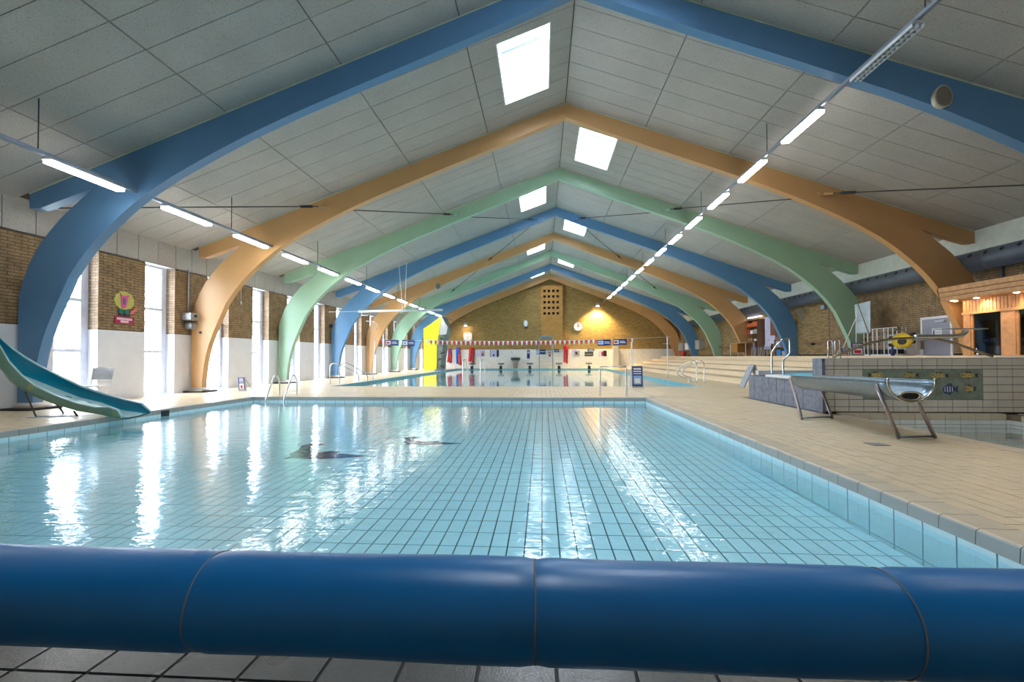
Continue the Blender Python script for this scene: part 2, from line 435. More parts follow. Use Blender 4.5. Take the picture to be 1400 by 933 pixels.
for k, (x0, x1, y0, y1) in enumerate(tl):
    w = x1 - x0 - 2 * g; l = y1 - y0 - 2 * g
    sl = .0145 * l
    vs = [(0, 0, -.02), (w, 0, -.02), (w, l, sl - .02), (0, l, sl - .02), (0, 0, 0), (w, 0, 0), (w, l, sl), (0, l, sl)]
    fs = [(4, 5, 6, 7), (0, 1, 5, 4), (1, 2, 6, 5), (2, 3, 7, 6), (3, 0, 4, 7)]
    if k < 300:
        kk = (round(w, 3), round(l, 3))
        if kk not in cache:
            me = bpy.data.meshes.new('pool_tile'); me.from_pydata(vs, [], fs); me.materials.append(m_ptile); cache[kk] = me
        o = bpy.data.objects.new('pool_tile', cache[kk]); COL.objects.link(o); o.parent = basin; o.location = (x0 + g, y0 + g, floor_z(y0))
    else: rest.add([(a + x0 + g, b + y0 + g, c + floor_z(y0)) for a, b, c in vs], fs)
o = part(basin, 'pool_tile', m_ptile, rest); o['kind'] = 'stuff'
bx = []
for k in range(40):
    y = 1.98 + .25 * k
    y2 = min(y + .25, PY1)
    if y2 - y < .05: continue
    for zt, zl in ((-.09, -.34), (-.345, -.60)):
        bx.append(((PX1, y + g, zl), (PX1 + .012, y2 - g, zt))); bx.append(((PX0 - .012, y + g, zl), (PX0, y2 - g, zt)))
for k in range(40):
    x = PX1 - .25 * (k + 1)
    x0 = max(x, PX0)
    for zt, zl in ((-.09, -.34),):
        bx.append(((x0 + g, PY1, zl), (x + .25 - g, PY1 + .012, zt)))
fieldpieces(basin, 'wall_tile', m_ptile, bx, 120)
f = MB(); f.box((PX0 - .01, 8.55, -.14), (PX0 + .002, 8.75, -.03)); part(basin, 'overflow_slot', m_black, f)
def flat(pts, z0, th=.004):
    mb = MB(); mb.loft([[(x, y, floor_z(y) + .001) for x, y in pts], [(x, y, floor_z(y) + th + .001) for x, y in pts]]); return mb
dol = [(-3.51, 6.45), (-3.62, 6.75), (-3.50, 6.95), (-3.32, 6.85), (-3.42, 6.62), (-3.30, 6.38), (-3.12, 6.30), (-3.02, 6.40), (-2.86, 6.38), (-2.84, 6.26), (-2.62, 6.20), (-2.38, 6.12), (-2.62, 6.02), (-2.86, 5.95), (-3.1, 5.92), (-3.3, 5.98), (-3.42, 5.92), (-3.40, 6.06), (-3.50, 6.2)]
dolphin = tag(flat(dol, 0).build('dolphin_mosaic', plain('dark_blue_mosaic', (.002, .015, .09), .8, var=.5, scale=30), None, top=True), 'dark blue dolphin mosaic on the pool floor, the nearer of two', 'mosaic', 'dolphin mosaics in the near pool')
d2 = [(x * .82 + .72, y * .62 + 3.22) for x, y in dol]
tag(flat(d2, 0).build('dolphin_mosaic', plain('dark_blue_mosaic', (.01, .05, .14), .4), None, top=True), 'faint dark blue dolphin mosaic on the pool floor, the farther of two', 'mosaic', 'dolphin mosaics in the near pool')
def sheet(name, x0, y0, x1, y1, z, mat, label):
    mb = MB(); mb.add([(x0, y0, z), (x1, y0, z), (x1, y1, z), (x0, y1, z)], [(0, 1, 2, 3)])
    return tag(mb.build(name, mat, None), label, 'water', None, 'structure')
sheet('water', PX0, PY0, PX1, PY1, -.125, m_water1, 'rippled pale blue water of the near teaching pool')
# ------------------------------------------------------------------ swimming pool
f = MB()
f.box((QX0 - t, QY0 - .2, -2), (QX0, QY1 + t, -.02)); f.box((QX1, QY0 - .2, -2), (QX1 + t, QY1 + t, -.02)); f.box((QX0, QY0 - t, -2), (QX1, QY0, -.02)); f.box((QX0, QY1, -2), (QX1, QY1 + t, -.02))
f.cur = 1; f.box((QX0, QY0, -1.3), (QX1, QY1, -.62))
b2 = tag(f.build('pool_basin', [m_pool2w, m_pool2], None), 'pale blue tiled basin of the far swimming pool', 'pool', None, 'structure')
f = MB()
for k in range(4):
    x = QX0 + 2.5 * (k + 1); f.box((x - .08, QY0 + .3, -.62), (x + .08, QY1 - 1, -.612))
part(b2, 'lane_line', plain('grey_lane_line', (.25, .33, .36), .5), f)
bx = []
k = 0; x = QX0
while x < QX1 - .1: bx.append(((x + .004, QY1 - .012, -.11), (x + .246, QY1 + .02, 0.005))); x += .25
y = QY0
while y < QY1 - .1: bx.append(((QX0 - .02, y + .004, -.11), (QX0 + .012, y + .246, 0.005))); bx.append(((QX1 - .012, y + .004, -.11), (QX1 + .02, y + .246, 0.005))); y += .25
m_q = piece_mat('turquoise_edge_tile', (.16, .42, .48), .35, .1, 4)
fieldpieces(b2, 'edge_tile', m_q, bx, 150)
sheet('water', QX0, QY0, QX1, QY1, -.09, m_water2, 'calm mirror-like water of the far swimming pool')
# ------------------------------------------------------------------ paddling pool
f = MB()
f.box((KX0 - .2, KY0 - .2, -.8), (KX0 - .012, KY1, -.09)); f.box((KX1 + .012, KY0, -.8), (KX1 + .2, KY1, -.09)); f.box((KX0, KY1 + .012, -.8), (KX1, 8.45, -.09)); f.box((KX0, KY0 - .2, -.8), (KX1, KY0, -.09))
f.box((KX0 - .02, KY0, -.8), (KX1 + .02, KY1 + .02, -.45))
b3 = tag(f.build('pool_basin', m_bjoint, None), 'pale tiled basin of the paddling pool by the fish wall', 'pool', None, 'structure')
bx = []
x = KX0
while x < KX1 - .05:
    x1 = min(x + .243, KX1)
    for z0_, z1_ in ((-.168, -.095), (-.25, -.175), (-.45, -.256)): bx.append(((x + .005, KY1, z0_), (x1 - .005, KY1 + .014, z1_)))
    y = KY1
    while y > KY0 + .1: bx.append(((x + .005, y - .245, -.46), (x1 - .005, y - .005, -.445))); y -= .25
    x += .243
y = KY0
while y < KY1 - .05:
    for z0_, z1_ in ((-.168, -.095), (-.25, -.175), (-.45, -.256)): bx.append(((KX1, y + .005, z0_), (KX1 + .014, y + .245, z1_)))
    y += .25
fieldpieces(b3, 'wall_tile', piece_mat('pale_grey_pool_tile', (.82, .82, .78), .3, .05), bx, 200)
sheet('water', KX0, KY0, KX1, KY1, -.20, m_water3, 'still clear water of the paddling pool by the fish wall')
# ------------------------------------------------------------------ ground and trees outside
f = MB(); f.box((-90, -40, -.5), (WL - .42, 90, -.3))
struct('ground', f, m_field, 'pale frosty ground outside the windows', 'ground')
def tree(x, y, h, seed, label):
    r = random.Random(seed); t = thing('bare_tree', (x, y, -.3), label, 'tree', 'bare trees outside the windows')
    tr = MB(); br = MB()
    tr.tube([(x, y, -.3), (x + .1, y, h * .35), (x - .05, y + .1, h * .7), (x, y, h)], [.20, .15, .09, .03], 7)
    for k in range(26):
        z = h * r.uniform(.25, .95); a = r.uniform(0, 2 * pi); l = (h - z) * .55 + .8
        p = [(x, y, z)]; q = Vector((x, y, z)); d = Vector((cos(a), sin(a), .7))
        for s in range(4): q = q + d * (l / 4); d = (d + Vector((r.uniform(-.4, .4), r.uniform(-.4, .4), r.uniform(-.1, .4)))).normalized(); p.append(tuple(q))
        br.tube(p, [.045, .035, .025, .018, .008], 5)
        for s in range(3):
            q0 = Vector(p[2 + s % 2]); dd = Vector((r.uniform(-1, 1), r.uniform(-1, 1), r.uniform(0, 1))).normalized(); br.tube([q0, q0 + dd * l * .3, q0 + dd * l * .5 + Vector((0, 0, .2))], [.018, .012, .006], 4)
    part(t, 'trunk', m_bark, tr, True); part(t, 'branches', m_bark, br)
tree(-17, 15.6, 7, 1, 'bare pale tree seen through the first window by the slide')
tree(-22, 25, 8, 2, 'bare pale tree seen through the window beside the lion picture')
tree(-15.5, 22.2, 5, 3, 'low bare tree seen through the glass door behind the orange arch')

# ------------------------------------------------------------------ left wall with windows
ZS, ZH, ZT = 1.70, 3.53, 4.30
NW = 17
wy = [11.40 + 2.25 * k for k in range(-1, 13)]
ww = .97; wt = .36
f = MB(); edges = [YB] + [v for a in wy for v in (a, a + ww)] + [YE + .2]
piers = [(edges[2 * i], edges[2 * i + 1]) for i in range(len(wy) + 1)]
for a, b in piers:
    f.cur = 0; f.box((WL - wt, a + .004, ZS), (WL - .011, b, ZH)); f.cur = 3; f.box((WL - wt, a, ZS), (WL - .002, a + .004, ZH))
    f.cur = 1; f.box((WL - wt, a, -.3), (WL, b, ZS - .02)); f.cur = 2; f.box((WL - wt + .01, a + .005, ZS - .02), (WL - .014, b - .005, ZS))
f.cur = 1; f.box((WL - wt, YB, ZH), (WL - .03, YE + .2, ZT + .25))
for a in wy: f.box((WL - wt, a, -.3), (WL - .02, a + ww, .0))
wl = tag(f.build('wall_left', [m_mortar, m_whitewall, m_mortar, m_brickS], None), 'window wall of brick piers above white painted brick', 'wall', None, 'structure')
# brick faces of the piers built brick by brick where the camera can tell them apart
bx = []
for a, b in piers:
    if a > 44: continue
    r = 0; z = ZS + .004
    while z < ZH - .05:
        y = a - (.12 if r % 2 else 0)
        while y < b - .01:
            s, e = max(y, a + .001), min(y + .228, b - .001)
            if e - s > .03: bx.append(((WL - .014, s, z), (WL + random.uniform(-.001, .004), e, z + .054)))
            y += .24
        z += .0667; r += 1
fieldpieces(wl, 'brick', m_brickp, bx, 300)
for i, (a, b) in enumerate(piers):   # reveals toward the camera
    if 6 < a < 30:
        pass
# wood wool boards above the windows
bx = []
y = 12.98 - .602 * 20
while y < YE:
    bx.append(((WL - .03, y + .006, ZH + .01), (WL + .012, min(y + .59, YE), ZT + .02))); y += .602
fieldpieces(wl, 'board', m_wool, bx, 100)
def wwhere(y):
    A = ['nearest blue arch', 'first orange arch', 'first green arch', 'second blue arch', 'second orange arch', 'second green arch', 'third blue arch', 'last orange arch']
    k = sum(1 for a in ARY if a < y)
    if k == 0: return ('first', 'second', 'third', 'fourth')[min(3, int((ARY[0] - y) / 2.25))] + ' one before the nearest blue arch'
    return ('just behind the ' if (y - ARY[k - 1]) < 2.1 else 'farther behind the ') + A[k - 1]
for i, a in enumerate(wy):
    n = i + 1; door = (i == 2)
    t = tag(bpy.data.objects.new(('door_1' if door else 'window_%d' % n), None), 'tall white-framed ' + ('glass door behind the first orange arch' if door else 'window of the left wall, ' + wwhere(a + .5)), 'door' if door else 'window', None if door else 'tall windows of the left wall', 'structure')
    COL.objects.link(t); t.location = (WL - .28, a, 0); ORG[t.name] = (WL - .28, a, 0)
    X0, X1 = WL - .33, WL - .25; fw = .06
    f = MB(); f.box((X0, a, 0), (X1, a + fw, ZH)); f.box((X0, a + ww - fw, 0), (X1, a + ww, ZH)); f.box((X0, a + fw, ZH - fw), (X1, a + ww - fw, ZH)); f.box((X0, a + fw, 0), (X1, a + ww - fw, .09))
    if not door: f.box((X0, a + ww - .17, .09), (X1, a + ww - fw, ZH - fw))
    part(t, 'window_frame', m_frame, f)
    zs = (1.18, 2.34) if not door else (2.15, 2.4)
    for z in zs:
        f = MB(); f.box((X0 - .005, a + fw, z - .035), (X1 + .012, a + ww - fw, z + .035)); part(t, 'transom', m_frame, f)
    zz = [.09] + [v for z in zs for v in (z - .035, z + .035)] + [ZH - fw]
    for k in range(3):
        f = MB(); f.box((WL - .292, a + fw - .005, zz[2 * k]), (WL - .286, a + ww - fw + .005, zz[2 * k + 1])); part(t, 'pane', m_glass, f)
    if door:
        f = MB(); f.box((X1, a + ww - .13, .09), (X1 + .02, a + ww - .06, 2.1)); f.box((X1, a + .06, .09), (X1 + .02, a + .11, 2.1)); part(t, 'door_stile', m_frame, f)
        f = MB(); f.tube([(X1 + .02, a + ww - .1, 1.05), (X1 + .07, a + ww - .1, 1.05), (X1 + .07, a + ww - .2, 1.05)], .012); part(t, 'handle', m_galv, f)
    f = MB(); f.box((WL - .25, a, -.0), (WL - .0, a + ww, .02)); part(t, 'window_sill', m_white, f)
    # daylight portal (samples the sky through this opening)
    ld = bpy.data.lights.new('daylight_portal', 'AREA'); ld.shape = 'RECTANGLE'; ld.size = ZH; ld.size_y = ww; ld.cycles.is_portal = True
    lo = bpy.data.objects.new('daylight_portal', ld); COL.objects.link(lo); lo.location = (WL - .34, a + ww / 2, ZH / 2); lo.rotation_euler = (0, R(-90), 0)

# ------------------------------------------------------------------ right wall, end wall, wall behind
TZ = 1.0
f = MB(); f.box((WR, YB, -.3), (WR + .3, YE + .2, 3.72)); wr = struct('wall_right', f, m_brickR, 'yellow-brown brick wall behind the terrace', 'wall')
f = MB(); f.box((WR - .004, 8.6, TZ + .06), (WR + .01, 19.6, 3.42)); part(wr, 'mortar_bed', m_mortar, f)
bx = []
for r in range(36):
    z = TZ + .06 + .0667 * r
    if z > 3.35: break
    y = 8.6 + (.12 if r % 2 else 0)
    while y < 19.5: 
        bx.append(((WR - .010 - random.uniform(0, .004), y, z), (WR + .01, min(y + .228, 19.55), z + .054))); y += .24
fieldpieces(wr, 'brick', m_brickp, bx, 200, key=lambda q: -q[0][1] if q[0][1] > 16.2 else q[0][1] - 100)
f = MB(); f.box((WR - .02, YB, TZ), (WR, YE, TZ + .06)); part(wr, 'skirting', m_black, f)
f = MB(); f.box((WR - .25, YB, 3.745), (WR + .3, YE + .2, 4.5)); struct('trim_1', f, m_band, 'pale band between right wall and sloping ceiling', 'trim')
f = MB(); f.box((WL - .3, YE, -.3), (WR + .3, YE + .3, 9)); we = struct('wall_back', f, m_brickB, 'yellow brick end wall behind the swimming pool', 'wall')
f = MB(); f.box((WL, YE - .06, -.02), (WR, YE, 1.65)); struct('trim_2', f, plain('white_glazed_dado', (.76, .74, .70), .4), 'white glazed dado along the foot of the end wall', 'dado')
f = MB(); f.box((WL - .3, YB - .3, -.3), (WR + .3, YB, 9)); struct('wall_front', f, plain('white_plaster', (.50, .49, .47), .8), 'plain white wall behind the camera', 'wall')  # unseen wall, its tone set light to bounce light into the near hall
# projecting brick shaft with square holes
f = MB(); x0, x1, yf = -.10, 1.77, YE - .40
hx = [.21 + .38 * k for k in range(4)]; hz = [4.76 + .49 * k for k in range(5)]; hw = .11
xs = [x0] + [v for c in hx for v in (c - hw, c + hw)] + [x1]; zs = [1.65] + [v for c in hz for v in (c - hw, c + hw)] + [7.12]
for j in range(len(zs) - 1):
    for i in range(len(xs) - 1):
        if i % 2 and j % 2: continue
        f.box((xs[i], yf, zs[j]), (xs[i + 1], yf + .16, zs[j + 1]))
f.box((x0, yf + .16, 1.65), (x0 + .1, YE, 7.12)); f.box((x1 - .1, yf + .16, 1.65), (x1, YE, 7.12)); f.box((x0, yf, 7.12), (x1, YE, 7.2))
sh = tag(f.build('brick_shaft', tilemat('brick_shaft', (.52, .27, .07), (.2, .1, .03), .24, .0667, 'xz0', .8, var=.12), None, top=True), 'projecting orange brick shaft with rows of square holes on the end wall', 'shaft')
f = MB(); f.box((x0 + .1, yf + .3, 4.2), (x1 - .1, yf + .36, 7.0)); part(sh, 'dark_lining', m_black, f)  # black sheet put behind the holes for the shade inside them

# ------------------------------------------------------------------ roof
def rp(d, side, y, dz=0):  # point on the ceiling underside
    return (XR + side * d, y, ZR - K * d + dz)
SK = [(-1 if k % 2 == 0 else 1, 9.54 + 4.47 * k, 2.34) for k in range(-2, 7)]  # nearest two, out of view, are added to light the near pool
f = MB()
def slab(mb, side, d0, y0, d1, y1, za, zb):
    ring = lambda y: [rp(d0, side, y, za), rp(d1, side, y, za), rp(d1, side, y, zb), rp(d0, side, y, zb)]
    mb.loft([ring(y0), ring(y1)])
DM = 11.5
for side in (-1, 1):
    hol = [(.49, y, 1.61, y + l) for s, y, l in SK if s == side]
    for r in sub_rects(0, YB - .3, DM, YE + .3, hol): slab(f, side, *r, .035, .25)
ceil = struct('ceiling', f, m_gap, 'pitched ceiling of grey wood wool boards', 'ceiling')
ds = [0, 2.2, 4.45, 6.72, 8.98, 11.06]
panels = []
for side in (-1, 1):
    hol = [(.49, y, 1.61, y + l) for s, y, l in SK if s == side]
    for b in range(-2, 8):
        yb = ARY[0] + 4.5 * b - .0; ya = yb - 4.5 + T
        y = yb
        while y > ya:
            yl = max(y - .6, ya)
            for i in range(5):
                gx, gy = .011, .006
                for r in sub_rects(ds[i] + gx, yl + gy, ds[i + 1] - gx, y - gy, hol):
                    if r[1] > YE or r[3] < YB: continue
                    r = (r[0], max(r[1], YB), r[2], min(r[3], YE))
                    mb = MB(); slab(mb, side, *r, 0, .035); panels.append((mb, ((r[0] + r[2]) / 2, (r[1] + r[3]) / 2)))
            y -= .6
def kd(q): 
    y = q[1][1]; return abs(y - 3) + (0 if 5 < y else 100)
panels.sort(key=kd); rest = MB()
for k, (mb, _) in enumerate(panels):
    if k < 290: part(ceil, 'panel', m_wool, mb)
    else: rest.add(mb.v, mb.f)
o = part(ceil, 'panel', m_wool, rest); o['kind'] = 'stuff'
# ridge strip
for k, (s, y, l) in enumerate(SK):
    c = rp(1.05, s, y + l / 2)
    t = thing('skylight', c, 'bright skylight beside the ridge, ' + ['on the left slope above the near pool edge', 'on the right slope above the near pool', 'on the left slope just behind the nearest blue arch', 'on the right slope behind the first orange arch', 'on the left slope behind the first green arch', 'on the right slope behind the second blue arch', 'on the left slope behind the second orange arch', 'on the right slope behind the second green arch', 'on the left slope near the end wall'][k], 'skylight', 'skylights along the ridge')
    fr = MB(); slab(fr, s, .47, y - .02, .50, y + l + .02, -.004, .30); slab(fr, s, 1.60, y - .02, 1.63, y + l + .02, -.004, .30); slab(fr, s, .50, y - .02, 1.60, y + .01, -.004, .30); slab(fr, s, .50, y + l - .01, 1.60, y + l + .02, -.004, .30)
    part(t, 'frame', m_white, fr)
    pn = MB(); slab(pn, s, .50, y + .01, 1.60, y + l - .01, .27, .28); part(t, 'pane', m_glass, pn)
    b = MB(); a0, a1 = rp(.56, s, y + .55, .16), rp(1.56, s, y + .55, .16); b.tube([a0, a1], .03, 6); part(t, 'opening_bar', plain('pale_blue_bar', (.20, .34, .62), .4), b)
    ld = bpy.data.lights.new('daylight_portal', 'AREA'); ld.shape = 'RECTANGLE'; ld.size = 1.15; ld.size_y = l; ld.cycles.is_portal = True
    lo = bpy.data.objects.new('daylight_portal', ld); COL.objects.link(lo); lo.location = rp(1.05, s, y + l / 2, .33); lo.rotation_euler = (0, s * math.atan(K), 0)

# ------------------------------------------------------------------ arches
def o2n(d, z): return (d * .935, 1.005 + (z - 1.005) * .935)
inner = [(0, 8.20), (1.3, 7.68), (2.75, 7.12), (4.24, 6.56), (5.75, 5.98), (6.7, 5.58), (7.5, 5.2), (8.31, 4.78), (9.0, 4.36), (9.45, 4.0), (9.9, 3.6), (10.28, 3.18), (10.6, 2.72), (10.83, 2.22), (11.0, 1.85), (11.15, 1.45), (11.26, 1.05), (11.34, .6), (11.38, .075)]
outer = [(11.72, .075), (11.73, 1.76), (11.71, 2.44), (11.5, 2.99), (11.25, 3.43), (10.88, 3.87), (10.4, 4.3), (9.95, 4.66), (9.7, 4.84)]
inner = [o2n(*p) for p in inner]; outer = [o2n(*p) for p in outer]
INN = inner
names = [('blue', m_blue, 'nearest the camera'), ('orange', m_orange, 'first one, behind the nearest blue arch'), ('green', m_green, 'first one, third arch from the camera'), ('blue', m_blue, 'second blue one, fourth arch from the camera'), ('orange', m_orange, 'second orange one, fifth arch from the camera'), ('green', m_green, 'second green one, sixth arch from the camera'), ('blue', m_blue, 'third blue one, next to last before the end wall'), ('orange', m_orange, 'last one, against the end wall')]
topz = lambda d: ZR - K * d - .012
for k, y in enumerate(ARY):
    cn, mt, wh = names[k]
    t = thing('roof_arch', (XR, y, 0), '%s glulam portal arch spanning the hall, %s' % (cn, wh), 'arch', 'painted timber arches', 'structure')
    for s in (-1, 1):
        rib = MB(); rings = []
        # cross strips inner -> outer/top
        ins = [(d, z) for d, z in inner]
        outs = []
        # matched outer points
        tops = [(d, topz(d)) for d in (0, 1.4, 2.9, 4.3, 5.6, 6.5, 7.2, 7.9, 8.6, 9.05)]
        ol = tops + outer[::-1]
        # resample both by arc length
        def res(P, n):
            L_ = [0]
            for a, b in zip(P, P[1:]): L_.append(L_[-1] + math.dist(a, b))
            out = []
            for i in range(n):
                q = L_[-1] * i / (n - 1); j = max(0, min(len(P) - 2, next((m for m in range(len(L_) - 1) if L_[m + 1] >= q - 1e-9), len(P) - 2)))
                u = (q - L_[j]) / max(1e-9, L_[j + 1] - L_[j]); out.append((P[j][0] + (P[j + 1][0] - P[j][0]) * u, P[j][1] + (P[j + 1][1] - P[j][1]) * u))
            return out
        N = 44; A, B = res(ins, N), res(ol, N)
        foot = TZ if s > 0 else None
        for (a, az), (b, bz) in zip(A, B):
            x0, x1 = XR + s * a, XR + s * b
            rings.append([(x0, y, az), (x0, y + T, az), (x1, y + T, bz), (x1, y, bz)])
        rib.loft(rings); part(t, 'curved_beam', mt, rib)
        st = MB(); poly = [(XR + s * 8.2, topz(8.2)), (XR + s * 10.76, topz(10.76)), (XR + s * 10.76, topz(10.76) - .30), (XR + s * 10.55, topz(10.55) - .38), (XR + s * 8.2, topz(8.2) - .44)]
        st.prism(poly, 'y', y + .002, y + T - .002); part(t, 'strut', mt, st)
        fl = MB(); slab(fl, s, 0, y - .012, 10.76, y + .004, -.03, -.001); part(t, 'fillet', m_fillet, fl)
    pl = MB(); pl.cbox((XR - 11.05, y - .22, 0), (XR - 10.45, y + T + .22, .045), .012); pl.cur = 1; pl.box((XR - 10.98, y - .06, .045), (XR - 10.58, y + T + .06, .075)); pl.build('plinth', [m_dark, m_copetop], t)
# bracing rods between arches
def rod(p, q, mt, label):
    t = thing('bracing_rod', p, label, 'rod', 'roof bracing rods')
    p, q = Vector(p), Vector(q); d = (q - p).normalized()
    m = MB(); m.tube([p, q], .016, 6); part(t, 'rod', m_rod, m)
    m = MB(); m.tube([q - d * .75, q - d * .7, q - d * .42, q - d * .37], [.02, .04, .04, .02], 8); part(t, 'turnbuckle', m_dark, m)
    m = MB(); m.tube([q - d * .22, q], .035, 6); m.obox(q + Vector((0, .0, 0)), (1, 0, 0), (0, 1, 0), (0, 0, 1), (.14, .03, .05)); part(t, 'bracket', mt, m)
dd = [10.6, 6.9, 3.9, .9, 3.9, 6.9, 10.0]
cl = [m_blue, m_orange, m_green, m_blue, m_orange, m_green, m_blue]
bays = ['first', 'second', 'third', 'fourth', 'fifth', 'sixth']
for s in (-1, 1):
    for k in range(6):
        a, b = dd[k], dd[k + 1]; z = lambda d: ZR - K * d - .30
        p = (XR + s * a, ARY[k] + T + .01 if k < 3 else ARY[k] + T + .01, z(a)); q = (XR + s * b, ARY[k + 1] - .04, z(b))
        rod(p, q, cl[k + 1], 'dark bracing rod under the %s slope in the %s bay from the camera' % ('left' if s < 0 else 'right', bays[k]))

# ------------------------------------------------------------------ light rows
AN = ['nearest blue arch', 'first orange arch', 'first green arch', 'second blue arch', 'second orange arch', 'second green arch', 'third blue arch', 'last orange arch']
def where(y):
    k = sum(1 for a in ARY if a < y)
    if k == 0: n = round((ARY[0] - y) / 2.25); return 'before the nearest blue arch, ' + ('closest to it' if ARY[0] - y < 2.3 else 'second from it' if ARY[0] - y < 4.5 else 'third from it')
    if k == 8: return 'beyond the last orange arch'
    m = (y - ARY[k - 1]) / 4.5
    return ('just behind the ' if m < .5 else 'farther behind the ') + AN[k - 1]
for s, X, Z in ((-1, -7.85, 4.245), (1, 5.3, 5.76)):
    nm = 'left' if s < 0 else 'right'
    t = thing('light_trunking', (X, 20, Z), 'long grey light trunking hung along the %s side of the hall' % nm, 'trunking', 'light trunkings')
    m = MB(); m.box((X - .03, 1.0, Z - .03), (X + .03, 40.2, Z + .03)); part(t, 'rail', plain('bluish_grey_rail', (.27, .31, .38), .4, .3), m)
    for k in range(9):
        y = ARY[0] - 1.75 + 4.5 * k
        if y > 40: break
        m = MB(); m.tube([(X, y, Z), (X, y, rz(X))], .008, 5); part(t, 'hanger', m_dark, m)
    for k in range(16):
        y = 2.28 + 2.25 * k + (0 if k < 3 else .03)
        if y + 1.3 > 40.2: break
        lit = not (s > 0 and k == 2)  # unseen right lamps nearest the camera are lit to brighten the near pool
        q = k - 1 if k > 1 else k
        t = thing('strip_light', (X, y + .65, Z - .1), '%s strip light of the %s row, %s' % ('lit white' if lit else 'unlit louvred', nm, where(y + .65)), 'lamp', 'strip lights of the %s row' % nm)
        hs = MB(); hs.prism([(X - .05, Z - .03), (X + .05, Z - .03), (X + .085, Z - .075), (X - .085, Z - .075)], 'y', y, y + 1.32); part(t, 'housing', m_white if lit else m_galv, hs)
        if lit: df = MB(); df.prism([(X - .08, Z - .075), (X + .08, Z - .075), (X + .075, Z - .125), (X - .075, Z - .125)], 'y', y + .02, y + 1.30); part(t, 'diffuser', m_lamp, df)
        else:
            lv = MB(); lv.box((X - .085, y, Z - .125), (X - .075, y + 1.32, Z - .075)); lv.box((X + .075, y, Z - .125), (X + .085, y + 1.32, Z - .075)); lv.box((X - .006, y, Z - .125), (X + .006, y + 1.32, Z - .075))
            part(t, 'louvre_side', m_white, lv)
            for j in range(14): lv = MB(); yy = y + .05 + j * .094; lv.box((X - .075, yy, Z - .122), (X + .075, yy + .008, Z - .08)); part(t, 'slat', m_galv, lv)
# speakers on arches
def speaker(x, y, z, r, label):
    t = thing('speaker', (x, y, z), label, 'speaker', 'speakers on the arches')
    m = MB(); n = 20
    rg = lambda s, yy: [(x + s * r * .85 * cos(2 * pi * k / n), yy, z + s * r * (1.1 + .12 * sin(2 * pi * k / n)) * sin(2 * pi * k / n)) for k in range(n)]
    m.loft([rg(.55, y), rg(.95, y - .05), rg(1, y - .12), rg(.96, y - .135)]); part(t, 'housing', plain('cream_speaker', (.50, .47, .36), .6), m, True)
    m = MB(); m.loft([rg(.88, y - .134), rg(.8, y - .150)]); part(t, 'grille', plain('grey_mesh', (.20, .18, .15), .8, var=.4, scale=300), m)
speaker(6.86, ARY[0], 5.42, .18, 'oval cream loudspeaker on the nearest blue arch')
speaker(-6.0, ARY[4], 5.1, .18, 'small oval loudspeaker on the second orange arch')
t = thing('beam_sensor', (-6.3, ARY[1], 5.36), 'small round grey sensor on the first orange arch', 'sensor'); m = MB(); m.disc((-6.3, ARY[1] - .06, 5.36), .07, 'y', .06, 12); m.disc((-6.3, ARY[1] - .09, 5.36), .03, 'y', .03, 8); part(t, 'housing', m_grey, m)

# ================================================================== PART 2: things in the hall
def arc(c, r, a0, a1, n, plane='xz'):
    out = []
    for k in range(n + 1):
        a = R(a0 + (a1 - a0) * k / n); u, v = r * cos(a), r * sin(a)
        out.append((c[0] + u, c[1], c[2] + v) if plane == 'xz' else (c[0], c[1] + u, c[2] + v))
    return out
def rod_between(m, a, b, r=.012, n=6): m.tube([a, b], r, n)
def smooth_path(P, n=5):
    P = [Vector(p) for p in P]; out = []
    for i in range(len(P) - 1):
        p0, p1, p2, p3 = P[max(i - 1, 0)], P[i], P[i + 1], P[min(i + 2, len(P) - 1)]
        for k in range(n):
            t_ = k / n; out.append(.5 * ((2 * p1) + (p2 - p0) * t_ + (2 * p0 - 5 * p1 + 4 * p2 - p3) * t_ ** 2 + (3 * p1 - p0 - 3 * p2 + p3) * t_ ** 3))
    out.append(P[-1]); return out

# ------------------------------------------------------------------ blue roll in the foreground
TYc, TZc, TR = 1.143, .386, .1165
t = thing('blue_padded_roll', (0, TYc, 0), 'long blue vinyl padded roll lying across the front of the pool', 'roll')
seams = [-.84 + .82 * k for k in range(-3, 6)]
m_thread = plain('tan_seam_thread', (.25, .20, .16), .7)
for k in range(len(seams) - 1):
    m = MB(); rings = []; x0, x1 = seams[k], seams[k + 1]
    for i in range(25):
        u = i / 24; x = x0 + (x1 - x0) * u
        e = min(u, 1 - u); dip = .0045 * math.exp(-(e / .012) ** 2) + .0012 * sin(x * 9) 
        rings.append([(x, TYc + (TR - dip + .0012 * sin(3 * a + x * 4)) * cos(a), TZc + (TR - dip + .001 * sin(2 * a + x * 5)) * sin(a)) for a in [2 * pi * j / 64 for j in range(64)]])
    m.loft(rings, True, False); part(t, 'sleeve', m_vinyl, m, True)
for x in seams:
    m = MB(); m.tube([(x + .002 * sin(a * 3), TYc + (TR - .0035) * cos(a), TZc + (TR - .0035) * sin(a)) for a in [2 * pi * j / 48 for j in range(49)]], .0018, 5); part(t, 'seam', m_thread, m)
for s in (-1, 1):
    m = MB(); x = s * 3.0
    m.box((x - .03, TYc - .25, 0), (x + .03, TYc + .25, .04)); m.tube([(x, TYc - .2, .04), (x, TYc, TZc - TR)], .02); m.tube([(x, TYc + .2, .04), (x, TYc, TZc - TR)], .02)
    part(t, 'stand', m_galv, m)

